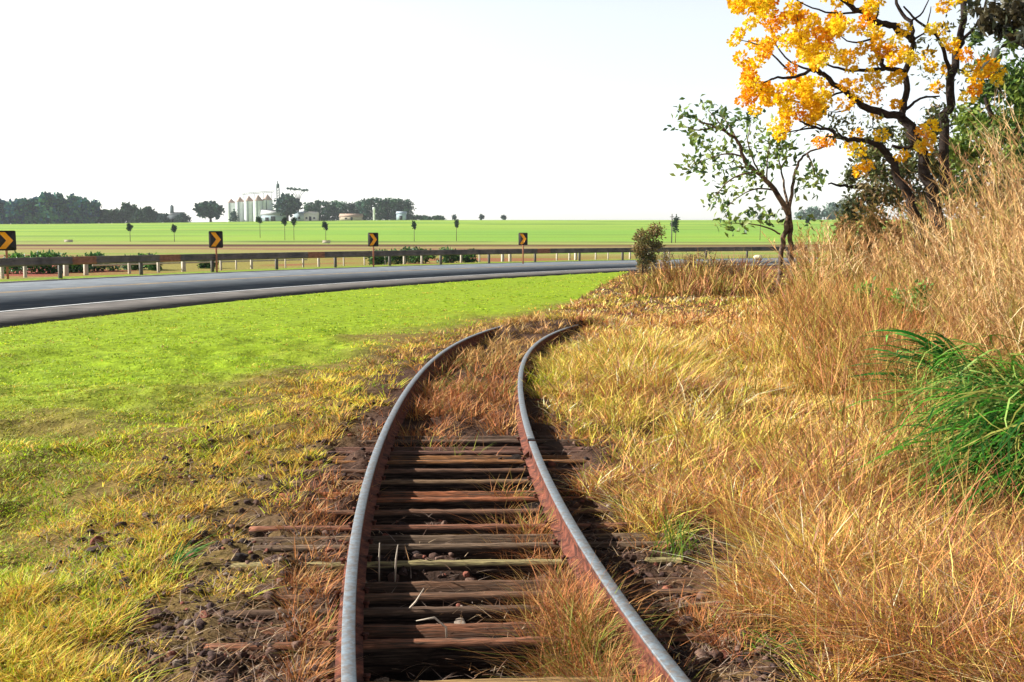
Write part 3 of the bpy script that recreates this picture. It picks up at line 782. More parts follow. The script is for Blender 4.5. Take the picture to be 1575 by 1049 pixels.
FAR = 655.0
def far_tree(x0, x1, ytop, ybase, label, group=None, Y=FAR, seed=0, style='round', cols=((62, 88, 78), (48, 72, 68), (80, 104, 80)), n=1300, trunk=True, name='broadleaf_tree'):
    s = Y / F; cx = (x0 + x1) / 2; base = at(cx, ybase, Y)
    gz = float(gh(np.array([base[0]]), np.array([Y]))[0])
    w = (x1 - x0) * s; top = at(cx, ytop, Y)[2]; h = max(top - gz, 1.5)
    rg = np.random.default_rng(seed + 900)
    t = thing(name, label, 'tree', (base[0], Y, gz), 0, group)
    lobes = []
    if style == 'round':
        for k in range(9):
            a = rg.uniform(0, 6.28); rr = rg.uniform(0.0, 0.3) * w
            lobes.append(((rr * math.cos(a), rr * math.sin(a), h * rg.uniform(0.38, 0.78)), (w * rg.uniform(0.18, 0.26), w * rg.uniform(0.2, 0.3), h * rg.uniform(0.16, 0.24))))
        lobes.append(((0, 0, h * 0.55), (w * 0.44, w * 0.4, h * 0.38)))
    elif style == 'mass':
        for k in range(10):
            lobes.append(((rg.uniform(-0.34, 0.34) * w, rg.uniform(-0.3, 0.3) * w, h * rg.uniform(0.25, 0.8)), (w * rg.uniform(0.16, 0.28), w * 0.28, h * rg.uniform(0.16, 0.24))))
        lobes.append(((0, 0, h * 0.42), (w * 0.5, w * 0.45, h * 0.42)))
        for k in range(5): lobes.append((((k - 2) * 0.2 * w, -0.2 * w, h * 0.16), (w * 0.16, w * 0.2, h * 0.18)))
    elif style == 'tall':
        for k in range(9):
            lobes.append(((rg.uniform(-0.15, 0.15) * w, rg.uniform(-0.2, 0.2) * w, h * (0.08 + 0.1 * k)), (w * rg.uniform(0.36, 0.52), w * 0.45, h * 0.12)))
    elif style == 'flat':
        for k in range(8):
            x = (k / 7 - 0.5) * w * 0.9
            lobes.append(((x, rg.uniform(-0.15, 0.15) * w, h * (0.97 - 0.05 * k / 7 + rg.uniform(-0.02, 0.02))), (w * 0.1, w * 0.14, h * 0.03)))
    sz = max(1.2, w * (0.15 if style == 'mass' else 0.12)) if style != 'flat' else 0.8
    crown_mb(lobes, n, sz, cols, seed, 0.75).build('crown', M_farleaf, t)
    mb = MB(); mb.tube([(0, 0, -0.5), (0.1 * rg.normal(), 0, h * 0.3), (0.2 * rg.normal(), 0, h * 0.75)], [max(0.25, w * 0.045), max(0.2, w * 0.035), 0.1], n=6)
    if style == 'flat':
        for k in range(5): mb.tube([(0, 0, h * 0.55), ((k / 4 - 0.5) * w * 0.3, 0, h * 0.8), ((k / 4 - 0.5) * w * 0.8, 0, h * 0.95)], [0.3, 0.2, 0.1], n=5)
    mb.build('trunk', M_bark, t)
    return t
DKC = ((38, 84, 104), (52, 104, 96), (30, 66, 100), (76, 124, 92))
# clump at the left edge
for k, (a, b, yt) in enumerate([(-28, 22, 306), (10, 52, 303), (38, 78, 298), (62, 104, 295), (92, 126, 299), (112, 150, 306)]):
    far_tree(a, b, yt, 343, 'dark broad tree in the dense clump at the left edge, ' + ORD[k], 'trees of the left clump', Y=FAR - 8 * (k % 2), seed=k, style='mass', cols=DKC, n=2600)
for k, (a, b, yt) in enumerate([(148, 172, 320), (164, 190, 317), (186, 215, 310), (206, 236, 319), (226, 248, 322)]):
    far_tree(a, b, yt, 343, 'lower green tree right of the big left clump, ' + ORD[k], 'lower trees beside the left clump', Y=FAR - 6 * (k % 2), seed=20 + k, style='mass', cols=((56, 86, 66), (44, 72, 62), (72, 100, 70)), n=2000)
for k, (a, b, yt) in enumerate([(242, 262, 327), (272, 293, 328)]):
    far_tree(a, b, yt, 342, 'small bushy tree at the ' + ('left' if k == 0 else 'right') + ' side of the little towered farm building', Y=FAR - 12, seed=30 + k, style='mass', cols=((58, 80, 80), (70, 92, 84)), n=500)
far_tree(301, 347, 310, 341, 'lone round dark tree standing apart between the clump and the silos', Y=FAR, seed=41, style='round', cols=((44, 76, 66), (58, 92, 66), (36, 60, 62)), n=1700)
far_tree(354, 366, 322, 341, 'dark narrow bushy tree at the foot of the leftmost silo', Y=FAR - 10, seed=42, style='mass', cols=((50, 76, 76), (64, 88, 84)), n=350)
far_tree(419, 466, 297, 341, 'large dark round tree standing in front of the silos', Y=FAR - 14, seed=43, style='round', cols=((56, 86, 76), (70, 100, 78), (48, 74, 74)), n=1700)
far_tree(443, 476, 289, 341, 'tall thin tree with a flat umbrella crown right of the silos', Y=FAR + 12, seed=44, style='flat', cols=((92, 116, 108), (74, 98, 96)), n=500, name='flat_topped_tree')
EU = [(466, 486, 311), (480, 500, 308), (494, 512, 310), (506, 524, 308), (518, 536, 310), (532, 548, 312), (544, 562, 309)]
for k, (a, b, yt) in enumerate(EU):
    far_tree(a, b, yt, 340, 'slim eucalyptus in the lower stretch of the row beside the silos, ' + ORD[k], 'eucalyptus row beyond the field', Y=FAR + 10 + 4 * (k % 2), seed=50 + k, style='tall', cols=((72, 108, 86), (60, 92, 84), (86, 122, 88)), n=1100, name='eucalyptus_tree')
EU = [(553, 570, 306), (564, 582, 304), (576, 594, 305), (588, 604, 304), (598, 614, 305), (608, 624, 306), (618, 637, 307)]
for k, (a, b, yt) in enumerate(EU):
    far_tree(a, b, yt, 339, 'taller eucalyptus in the dense right end of the row, ' + ORD[k], 'eucalyptus row beyond the field', Y=FAR + 4 + 4 * (k % 2), seed=60 + k, style='tall', cols=((64, 100, 80), (52, 84, 78), (78, 112, 82)), n=1200, name='eucalyptus_tree')
for k, (a, b, yt) in enumerate([(630, 648, 331), (644, 666, 331), (662, 686, 333)]):
    far_tree(a, b, yt, 339, 'low hedge-like tree trailing off right of the eucalyptus row, ' + ['leftmost', 'middle', 'rightmost'][k], 'low trees at the end of the row', Y=FAR, seed=70 + k, style='mass', cols=((74, 108, 78), (62, 94, 76)), n=350)
for k, (a, b, yt, lb) in enumerate([(695, 703, 330.5, 'tiny dark tree on the crest above the last sapling'), (736, 745, 329.5, 'tiny dark bluish tree on the crest, middle of three'), (771, 779, 331, 'tiny tree on the crest, rightmost of three'), ]):
    far_tree(a, b, yt, 338, lb, 'tiny trees on the horizon', Y=FAR + 20, seed=75 + k, style='round', cols=((60, 80, 84), (72, 92, 86)), n=250)
for k, (a, b, yt) in enumerate([(1222, 1240, 321), (1234, 1262, 318), (1262, 1300, 312), (1288, 1330, 304)]):
    far_tree(a, b, yt, 336, 'hazy far tree on the horizon behind the twin-stemmed small tree, ' + ORD[k], 'far trees at the right horizon', Y=FAR + 10, seed=80 + k, style='mass', cols=((96, 122, 112), (110, 128, 116)), n=500)

# saplings scattered over the green field
def sapling(px, ytop, yb, ybase, w, Y, label, seed, slim=False):
    b = at(px, ybase, Y); gz = float(gh(np.array([b[0]]), np.array([Y]))[0]); s = Y / F
    t = thing('sapling', label, 'sapling', (b[0], Y, gz), 0, 'young trees planted in the green field')
    zt = at(px, ytop, Y)[2] - gz; zb = at(px, yb, Y)[2] - gz; W_ = w * s; hh = zt - zb
    rg = np.random.default_rng(seed)
    lobes = [((rg.normal(0, 0.08) * W_, rg.normal(0, 0.08) * W_, zb + hh * f), (W_ * q, W_ * q, hh * 0.26)) for f, q in ((0.25, 0.36), (0.5, 0.5), (0.75, 0.36), (0.6, 0.42))]
    crown_mb(lobes, 420, 0.42, ((34, 66, 34), (48, 82, 40), (28, 52, 34)), seed, 0.7, shell=0.3).build('crown', M_farleaf, t)
    mb = MB(); mb.tube([(0, 0, -0.3), (0.03, 0, zb), (0, 0, zb + hh * 0.6)], [0.09, 0.07, 0.04], n=6); mb.build('trunk', M_barkpale, t)
for k, (px, yt, yb, y0, w, Y, lb) in enumerate([
        (200, 343, 356, 363, 8, 270, 'small sapling with thin trunk, leftmost in the green field'),
        (268, 345, 358, 364, 8, 268, 'small sapling left of the second chevron sign'),
        (400, 333, 344, 362, 11, 300, 'low dark sapling in front of the tall silos'),
        (438, 334, 347, 360, 9, 280, 'left sapling of a close pair near the silos'),
        (452, 334, 347, 360, 9, 281, 'right sapling of a close pair near the silos'),
        (501, 340, 355, 364, 9, 270, 'dark sapling above the small white block in the field'),
        (637, 340, 353, 361, 7, 272, 'slim sapling below the right end of the eucalyptus row'),
        (702, 337, 351, 361, 8, 274, 'oval dark sapling right of the eucalyptus row'),
        (1039, 331, 359, 367, 14, 232, 'largest oval sapling beside a thin dark pole'),
        (1169, 329, 341, 362, 8, 280, 'sapling half hidden behind the twin-stemmed small tree'),
        (1241, 334, 343, 362, 7, 285, 'small sapling just right of the twin-stemmed small tree')]):
    sapling(px, yt, yb, y0, w, Y, lb, 400 + k)
b = at(1033, 372, 225); gz = float(gh(np.array([b[0]]), np.array([225.0]))[0])
mb = MB(); mb.tube([(0, 0, -0.3), (0, 0, 3.0), (0, 0, 6.6)], [0.14, 0.12, 0.1], n=8); mb.box((-0.5, -0.06, 5.9), (0.5, 0.06, 6.02))
tag(mb.build('utility_pole', M_post, loc=(b[0], 225, gz)), 'thin dark pole standing left of the largest sapling', 'pole')
for px, py, w, lb, Y in ((502, 371, 1.6, 'small white block in the dry strip below a sapling', 215), (105, 363, 1.9, 'low whitish block in the field, near the left edge', 255)):
    x, y, z = at(px, py, Y); gz = float(gh(np.array([x]), np.array([Y]))[0])
    mb = MB(); mb.box((-w / 2, -0.4, -0.1), (w / 2, 0.4, 0.55)); mb.box((-w / 2 - 0.06, -0.46, 0.55), (w / 2 + 0.06, 0.46, 0.66))
    tag(mb.build('concrete_block', M_conc, loc=(x, Y, gz)), lb, 'block')

# ------------------------------------------------------------------ silos and farm buildings on the crest
SX = FAR / F
def gzat(px, Y=FAR):
    x = (px - CX) / F * Y
    return x, float(gh(np.array([x]), np.array([Y]))[0])
def silo(x0, x1, yeave, ypeak, label, Y):
    cx = (x0 + x1) / 2; x, gz = gzat(cx, Y); r = (x1 - x0 + 1.2) / 2 * Y / F
    he = at(cx, yeave, Y)[2] - gz; hp = at(cx, ypeak, Y)[2] - gz
    t = thing('grain_silo', label, 'silo', (x, Y, gz), 0, 'grain silos on the horizon')
    prof = [(r, -1)]
    z = 0.0
    while z < he - 0.9:
        prof += [(r, z), (r * 1.006, z + 0.4)]; z += 0.8
    prof.append((r, he)); mb = MB(); mb.lathe(prof, 32); mb.build('body', M_silo, t, smooth=True)
    mb = MB(); mb.lathe([(r * 1.04, he - 0.05), (r * 1.04, he + 0.1), (r * 0.18, hp - 0.35), (r * 0.16, hp), (0.01, hp + 0.1)], 32); mb.build('roof', M_siloroof, t)
    mb = MB(); mb.box((-0.25, -r - 0.25, 0), (0.25, -r - 0.18, he)); mb.build('ladder', M_frame, t)
silo(353, 366, 312, 306, 'narrow grey silo, leftmost of the five', FAR + 14)
silo(366.5, 379.5, 310.5, 303, 'silo second from the left under the catwalk start', FAR + 7)
silo(380, 393.5, 309.5, 301.5, 'middle silo of the five, bright left flank', FAR + 3)
silo(394, 407.5, 309, 300, 'silo second from the right, next to the elevator end', FAR)
silo(408, 422, 308, 299, 'silo half hidden behind the large dark tree', FAR + 2)
x, gz = gzat(397); t = thing('catwalk', 'long conveyor catwalk running over the silo roofs', 'catwalk', (x, FAR + 4, gz))
def loc(px, py): p = at(px, py, FAR + 4); return np.array([p[0] - x, 0, p[2] - gz])
A, B = loc(373, 297.2), loc(421, 293.4)
mb = MB()
for dz in (0.0, -0.9):
    for dy in (-0.5, 0.5): mb.tube([A + (0, dy, dz), B + (0, dy, dz)], 0.16, n=5)
for f in np.linspace(0, 1, 15): p = A + (B - A) * f; mb.tube([p + (0, -0.5, 0), p + (0, -0.5, -0.9)], 0.1, n=4)
mb.build('walkway', M_frame, t)
for px in (375, 391, 405, 418):
    p = loc(px, 297.2 - (px - 373) * 0.079); q = loc(px, 305); mb = MB(); mb.tube([p - (0, 0, 0.9), q], 0.2, n=5); mb.build('support', M_frame, t)
x, gz = gzat(427); t = thing('elevator_tower', 'slender grain elevator tower rising highest beside the silos', 'tower', (x, FAR + 8, gz))
h = at(427, 278, FAR + 8)[2] - gz; hm = at(427, 289, FAR + 8)[2] - gz
mb = MB(); 
for sx in (-0.8, 0.8):
    for sy in (-0.8, 0.8): mb.tube([(sx, sy, 0), (sx, sy, hm)], 0.18, n=5)
for z in np.arange(0, hm, 1.8):
    for s in (-1, 1): mb.tube([(-0.8, 0.8 * s, z), (0.8, 0.8 * s, z + 1.8)], 0.1, n=4); mb.tube([(0.8 * s, -0.8, z), (0.8 * s, 0.8, z + 1.8)], 0.1, n=4)
mb.build('lattice', M_frame, t)
mb = MB(); mb.box((-0.9, -0.9, hm), (0.9, 0.9, hm + 2.6)); mb.build('head', M_frame, t)
mb = MB(); mb.tube([(0, 0, hm + 2.6), (0, 0, h)], [0.5, 0.35], n=8); mb.build('mast', M_frame, t)

def house(name, x0, x1, ytop, ybase, Y, label, wall, roof, gable=0.3, openings=(), depth=8.0):
    cx = (x0 + x1) / 2; x, gz = gzat(cx, Y); w = (x1 - x0) * Y / F; h = at(cx, ytop, Y)[2] - gz; hw = h * (1 - gable)
    t = thing(name, label, 'building', (x, Y, gz))
    mb = MB(); mb.box((-w / 2, 0, -0.6), (w / 2, depth, hw)); mb.build('wall', wall, t)
    mb = MB(); o = 0.4
    v = [(-w / 2 - o, -o, hw + 0.003), (w / 2 + o, -o, hw + 0.003), (w / 2 + o, depth + o, hw + 0.003), (-w / 2 - o, depth + o, hw + 0.003), (-w / 2 - o, depth / 2, h), (w / 2 + o, depth / 2, h)]
    mb.add(v, q=[(0, 1, 5, 4), (2, 3, 4, 5), (0, 3, 2, 1)], t=[(0, 4, 3), (1, 2, 5)]); mb.build('roof', roof, t)
    for nm, f, fw, z0, z1 in openings:
        mb = MB(); c = (f - 0.5) * w; mb.box((c - fw / 2, -0.06, z0), (c + fw / 2, -0.004, z1)); mb.build(nm, M_dark, t)
    return t
house('white_house', 470, 489, 325.5, 340, FAR - 12, 'small white farmhouse with dark openings right of the big tree', M_wallw, M_wallw, 0.25, (('door', 0.5, 1.6, 0, 2.8), ('window', 0.2, 1.3, 1.2, 2.4), ('window', 0.82, 1.3, 1.2, 2.4)))
house('grain_shed', 404, 442, 322.5, 340, FAR - 8, 'wide pale grey gabled shed at the foot of the silos', M_walll, M_roofg, 0.5, (('door', 0.5, 3.0, 0, 3.2), ('door', 0.25, 2.4, 0, 2.4)))
house('low_house', 455, 470, 325, 339, FAR - 6, 'blue-grey lean building between the big tree and the white house', M_walll, M_walll, 0.2, (('window', 0.5, 1.6, 1.2, 2.6),))
house('beige_house', 524, 558, 328.5, 339, FAR - 4, 'low beige house with dull roof under the eucalyptus', M_beige, M_roofr, 0.5, (('window', 0.3, 1.5, 0.7, 1.8), ('door', 0.55, 1.4, 0, 2.2)))
house('blue_shed', 611, 625, 325, 336, FAR - 6, 'pale blue shed at the right end of the eucalyptus row', M_walll, M_walll, 0.3, (('door', 0.5, 2.0, 0, 2.6),))
t = house('towered_building', 256, 284, 326, 342, FAR - 4, 'little grey farm building with a small tower, left of the lone tree', M_fieldhouse, M_roofg, 0.3, (('door', 0.5, 1.6, 0, 2.4), ('window', 0.25, 1.2, 1.2, 2.2)))
h = at(266, 314.5, FAR)[2] - t.location.z; hb = at(266, 326, FAR)[2] - t.location.z
mb = MB(); mb.box((-2.6, 2, hb - 2.5), (-0.6, 4, h - 1.2)); mb.lathe([(1.3, h - 1.2), (0.02, h)], 4, loc=(-1.6, 3, 0)); mb.build('tower', M_fieldhouse, t)
x, gz = gzat(577, FAR - 10)
mb = MB(); hh = at(577, 319, FAR - 10)[2] - gz
mb.lathe([(0.7, -0.5), (0.7, hh * 0.8), (0.85, hh * 0.82), (0.85, hh), (0.02, hh + 0.3)], 16)
tag(mb.build('water_tank', M_silo, loc=(x, FAR - 10, gz)), 'slim white water tank in front of the eucalyptus row', 'water tank')

# ------------------------------------------------------------------ shrubs by the road and scrub at the grass edge
def bush(px, ybase, Y, w, h, label, cols, seed, n=1600, size=0.12, group=None, cat='bush', name='bush', stems=6, aspect=0.45, z=None, shell=0.35, m=None):
    x = (px - CX) / F * Y; gz = float(gh(np.array([x]), np.array([Y]))[0]) if z is None else z
    t = thing(name, label, cat, (x, Y, gz), 0, group); rg = np.random.default_rng(seed)
    lobes = []
    for k in range(9):
        a = rg.uniform(0, 6.28); q = rg.uniform(0, 0.34) * w
        lobes.append(((q * math.cos(a), q * math.sin(a), h * (0.12 + 0.7 * k / 8)), (w * rg.uniform(0.16, 0.27), w * rg.uniform(0.14, 0.24), h * rg.uniform(0.13, 0.22))))
    crown_mb(lobes, n, size, cols, seed, aspect, shell=shell).build('foliage', m or M_leaf, t)
    mb = MB()
    for l in lobes[:stems]:
        c = np.array(l[0]); mb.tube([(rg.normal(0, 0.05) * w, rg.normal(0, 0.05) * w, -0.1), c * 0.5 + rg.normal(0, 0.03, 3) * w, c + (0, 0, h * 0.12)], [0.012 + 0.012 * h, 0.01 + 0.007 * h, 0.004], n=5)
    mb.build('stem', M_bark, t)
    return t
GR = ((70, 116, 52), (52, 92, 50), (92, 140, 56), (44, 74, 48))
k = 0
for px, Y, w, h, lb in [(28, 45.5, 2.6, 0.95, 'leftmost'), (65, 46.5, 2.8, 1.0, 'second'), (105, 47.5, 2.6, 0.95, 'third'), (150, 49, 2.8, 0.9, 'fourth'), (205, 51, 2.6, 0.85, 'fifth'),
                      (240, 50, 1.2, 0.6, 'sixth'), (325, 53, 1.3, 0.6, 'seventh'), (578, 57.5, 2.0, 0.9, 'eighth'), (612, 60, 2.6, 1.0, 'ninth'), (650, 62, 2.8, 1.05, 'tenth'), (690, 63, 2.8, 1.0, 'eleventh'), (718, 64, 2.2, 0.9, 'rightmost')]:
    bush(px, 425, Y, w, h, f'dark green shrub behind the guardrail and fence, {lb} from the left' if lb not in ('leftmost', 'rightmost') else f'dark green shrub behind the guardrail and fence, {lb}', GR, 500 + k, n=900, size=0.2, group='shrubs behind the guardrail', name='roadside_shrub'); k += 1
bush(992, 412, 42, 1.85, 2.15, 'upright olive-brown bush at the road end, by the lawn corner', ((140, 116, 70), (112, 108, 58), (86, 96, 52), (156, 128, 84)), 520, n=3600, size=0.12)
BR = ((150, 122, 80), (110, 102, 64), (170, 132, 86), (92, 88, 60))
for k, (px, Y, w, h, lb) in enumerate([(1022, 33, 1.6, 1.15, 'leftmost, beside the upright olive-brown bush'), (1055, 31, 1.7, 1.1, 'second from the left'), (1090, 30, 1.6, 0.95, 'third from the left'), (1128, 30, 1.4, 0.95, 'nearest the small tree'), (1075, 36, 2.0, 1.2, 'behind the others')]):
    bush(px, 430, Y, w, h, 'low twiggy grey-brown scrub at the grass edge, ' + lb, BR, 530 + k, n=1100, size=0.065, group='scrub at the grass edge', stems=9, name='scrub_bush')
bush(1243, 445, 24.5, 1.0, 1.0, 'bright green leafy bush right of the twin-stemmed tree', ((140, 180, 60), (112, 156, 50), (90, 130, 46)), 545, n=1500, size=0.1)
x, y = unp(1166, 411); o = MB(); stones(o, [np.array([0, 0, 0.12])], [0.3], [lin(235, 225, 190, 0.8)], np.random.default_rng(3))
tag(o.build('pale_rock', M_stone, loc=(x, y, gh(np.array([x]), np.array([y]))[0] + 0.35)), 'pale rock showing above the dry grass left of the small tree', 'rock')

# ------------------------------------------------------------------ small twin-stemmed tree
def bez(pts, n=4):
    p = np.asarray(pts, float)
    if len(p) < 3: return p
    t = np.linspace(0, len(p) - 1, (len(p) - 1) * n + 1); i = np.clip(t.astype(int), 0, len(p) - 2); f = (t - i)[:, None]
    p0 = p[np.clip(i - 1, 0, None)]; p1 = p[i]; p2 = p[i + 1]; p3 = p[np.clip(i + 2, None, len(p) - 1)]
    return 0.5 * (2 * p1 + (p2 - p0) * f + (2 * p0 - 5 * p1 + 4 * p2 - p3) * f * f + (3 * p1 - p0 - 3 * p2 + p3) * f ** 3)
def limb(mb, pix, Y, r0, r1, rg, dy=0.0, n=8, org=(0, 0, 0)):
    m = len(pix); P = []
    for i, (a, b) in enumerate(pix): P.append(at(a, b, Y + dy * i / max(1, m - 1)) - np.array(org))
    P = bez(P); k = len(P)
    P[1:-1] += rg.normal(0, r0 * 0.25, (k - 2, 3)); mb.tube(P, np.linspace(r0, r1, k), n=n)
    return P
Y1 = 24.5; rg = np.random.default_rng(61)
bx, by = (1208 - CX) / F * Y1, Y1; bz = float(gh(np.array([bx]), np.array([by]))[0])
T = thing('small_tree', 'small twin-stemmed tree with sparse olive leaves left of the flowering tree', 'tree', (bx, by, bz)); org = np.array([bx, by, bz])
mb = MB()
limb(mb, [(1198, 452), (1198, 420), (1203, 385), (1210, 345), (1214, 326)], Y1, 0.06, 0.065, rg, 0.1, org=org)
limb(mb, [(1222, 454), (1218, 410), (1216, 370), (1215, 340), (1213, 318)], Y1 + 0.12, 0.058, 0.06, rg, -0.05, org=org)
limb(mb, [(1213, 330), (1192, 292), (1163, 264), (1143, 242), (1131, 212), (1100, 195), (1078, 188)], Y1, 0.072, 0.016, rg, -1.2, org=org)
limb(mb, [(1214, 325), (1219, 288), (1226, 255), (1241, 236), (1268, 226), (1285, 212)], Y1, 0.048, 0.012, rg, 0.9, org=org)
limb(mb, [(1212, 322), (1206, 285), (1201, 258), (1192, 235)], Y1, 0.036, 0.012, rg, 0.8, org=org)
TW = [[(1170, 270), (1158, 245), (1150, 215), (1155, 190)], [(1143, 242), (1120, 236), (1092, 243), (1060, 258)], [(1160, 265), (1130, 272), (1105, 295), (1095, 305)], [(1192, 292), (1165, 290), (1140, 300), (1118, 318)],
      [(1131, 212), (1120, 190), (1108, 175)], [(1100, 195), (1075, 200), (1055, 195)], [(1078, 188), (1062, 178), (1045, 180)], [(1180, 282), (1180, 250), (1185, 220)], [(1200, 360), (1180, 350), (1150, 344), (1115, 344)], [(1241, 236), (1250, 255), (1252, 275)],
      [(1120, 205), (1090, 170)], [(1201, 258), (1212, 240)], [(1163, 264), (1140, 256), (1115, 262)]]
for k, p in enumerate(TW): limb(mb, p, Y1 - 0.5 * rg.random(), 0.026, 0.008, rg, rg.uniform(-0.8, 0.8), n=5, org=org)
mb.build('trunk', M_barkpale, T, smooth=True)
CL = [(1045, 182), (1062, 174), (1085, 164), (1105, 176), (1060, 200), (1080, 205), (1110, 192), (1130, 186), (1155, 190), (1158, 178), (1072, 255), (1055, 262), (1085, 266), (1065, 245), (1095, 240), (1120, 230), (1140, 240), (1160, 225), (1185, 215), (1200, 222),
      (1180, 250), (1150, 260), (1130, 270), (1110, 290), (1095, 305), (1120, 312), (1112, 326), (1165, 302), (1180, 238), (1206, 258), (1250, 264), (1255, 280), (1238, 286), (1170, 335), (1130, 345), (1112, 346), (1145, 343), (1190, 338), (1238, 340), (1125, 250), (1145, 222),
      (1170, 262), (1100, 215), (1075, 225), (1128, 210), (1170, 205), (1192, 240), (1090, 188), (1115, 270), (1140, 290), (1208, 235), (1218, 228), (1150, 275), (1105, 255)]
mb = MB(); P = []; 
for a, b in CL:
    c = at(a, b, Y1 + rg.normal(0, 0.7)) - org
    P.append(c + rg.normal(0, 0.14, (rg.integers(12, 28), 3)))
P = np.vstack(P); cc = np.array([lin(92, 122, 56), lin(126, 150, 66), lin(64, 92, 56), lin(150, 166, 90)])
leaves(mb, P, 0.185, cc[rg.integers(0, 4, len(P))] * rg.uniform(0.7, 1.2, (len(P), 1)), rg, 0.5, 0.3)
mb.build('leaves', M_leaf, T)

# ------------------------------------------------------------------ flowering tree
Y2 = 20.0; rg = np.random.default_rng(71)
bx = (1415 - CX) / F * Y2; bz = float(gh(np.array([bx]), np.array([Y2]))[0]); org = np.array([bx, Y2, bz])
T = thing('flowering_tree', 'dark-branched tree covered with yellow-orange blossom balls at upper right', 'tree', tuple(org))
mb = MB()
L_ = lambda pix, r0, r1, dy=0.0, n=9: limb(mb, pix, Y2, r0 * 0.72, r1 * 0.8, rg, dy, n, org)
L_([(1432, 470), (1422, 410), (1411, 350), (1398, 305), (1383, 275), (1366, 232), (1345, 219)], 0.17, 0.08)
L_([(1452, 470), (1448, 390), (1438, 310), (1426, 268), (1411, 217), (1386, 178)], 0.2, 0.12, 0.4)
L_([(1386, 178), (1340, 168), (1318, 155), (1299, 140), (1267, 116), (1252, 108), (1222, 118), (1190, 121)], 0.11, 0.025, -1.2)
L_([(1386, 178), (1392, 150), (1391, 112), (1360, 104), (1348, 80), (1340, 60)], 0.1, 0.04, 0.5)
L_([(1391, 112), (1400, 90), (1404, 62), (1400, 33), (1380, 5), (1370, -40)], 0.09, 0.03, 0.8)
L_([(1360, 106), (1328, 108), (1298, 107), (1270, 98)], 0.06, 0.02, -0.6)
L_([(1404, 62), (1375, 42), (1346, 33), (1321, 18), (1296, 2), (1270, -30)], 0.1, 0.05, -0.8)
L_([(1456, 300), (1452, 203), (1462, 159), (1466, 105), (1476, 65), (1481, 22), (1486, -40)], 0.14, 0.07, 0.8)
L_([(1464, 120), (1452, 80), (1440, 54), (1411, 33), (1390, 10)], 0.06, 0.02, -0.5)
L_([(1476, 65), (1500, 40), (1512, 20), (1520, -20)], 0.05, 0.02, 0.5)
L_([(1366, 232), (1330, 216), (1299, 215), (1281, 203), (1255, 196), (1230, 186)], 0.08, 0.02, -0.9)
L_([(1411, 217), (1395, 228), (1372, 224)], 0.06, 0.04, 0.1)
L_([(1386, 178), (1402, 160), (1420, 150), (1445, 148)], 0.05, 0.02, 0.5)
for p in [[(1299, 140), (1270, 150), (1240, 160), (1205, 170)], [(1267, 116), (1245, 85), (1232, 55), (1225, 20)], [(1222, 118), (1195, 90), (1170, 70), (1140, 62)], [(1190, 121), (1170, 130), (1150, 155)], [(1252, 108), (1215, 95), (1190, 60), (1185, 20)],
          [(1321, 18), (1280, 20), (1240, 8), (1210, -10)], [(1340, 60), (1310, 65), (1285, 50)], [(1281, 203), (1250, 190), (1220, 205)], [(1299, 215), (1275, 210), (1265, 216)], [(1318, 155), (1300, 170), (1275, 172)], [(1255, 196), (1230, 200), (1200, 205)],
          [(1404, 62), (1425, 45), (1432, 10)], [(1346, 33), (1352, 10), (1350, -20)], [(1466, 105), (1490, 110), (1515, 100)], [(1400, 33), (1420, 18), (1432, -10)], [(1240, 160), (1200, 150), (1165, 135)]]:
    L_(p, 0.035, 0.01, rg.uniform(-1, 1), 5)
mb.build('trunk', M_bark, T, smooth=True)
# blossom balls: positions along the photo's crown, spread in depth
def inpoly(x, y, poly):
    c = False; n = len(poly)
    for i in range(n):
        x1, y1 = poly[i]; x2, y2 = poly[i - 1]
        if (y1 > y) != (y2 > y) and x < (x2 - x1) * (y - y1) / (y2 - y1) + x1: c = not c
    return c
poly = [(1128, 4), (1150, -40), (1340, -40), (1345, 30), (1325, 75), (1295, 120), (1280, 165), (1240, 190), (1195, 190), (1150, 165), (1145, 130), (1132, 95), (1125, 62), (1155, 40)]
BL = [(1348, 55), (1392, 78), (1345, 92), (1345, 40), (1390, 45), (1448, 45), (1466, 72), (1515, 95), (1522, 112), (1440, 135), (1490, 148), (1500, 138), (1378, 160), (1322, 145), (1318, 232), (1322, 262), (1388, 240), (1430, 215), (1432, 195), (1308, 100),
      (1262, 217), (1276, 216), (1200, 207), (1192, 192), (1205, 196), (1485, 85), (1300, 130), (1130, 62), (1138, 50), (1142, 155), (1150, 145), (1320, 45), (1325, 75), (1360, 78), (1510, 108), (1525, 100), (1425, 228), (1316, 130), (1450, 10), (1420, -20), (1380, -25), (1300, 160),
      (1160, 8), (1172, 15), (1135, 8), (1128, 2), (1398, 86), (1405, 92), (1350, 62), (1342, 48), (1332, 255), (1392, 86), (1460, 65), (1245, 185), (1255, 175)]
BL += [(rg.uniform(1335, 1500), rg.uniform(-30, 120)) for _ in range(16)] + [(rg.uniform(1290, 1440), rg.uniform(120, 235)) for _ in range(9)] + [(rg.normal(1508, 14), rg.normal(108, 14)) for _ in range(5)]
tries = 0
while len(BL) < 256 and tries < 20000:
    tries += 1
    if len(BL) > 60 and rg.random() < 0.45:
        b0 = BL[rg.integers(42, len(BL))]; a, b = b0[0] + rg.normal(0, 12), b0[1] + rg.normal(0, 10)
    else: a, b = rg.uniform(1120, 1350), rg.uniform(-40, 195)
    if inpoly(a, b, poly): BL.append((a, b))
mb = MB(); cc = np.array([lin(255, 214, 34), lin(255, 198, 26), lin(255, 226, 70), lin(250, 172, 22)])
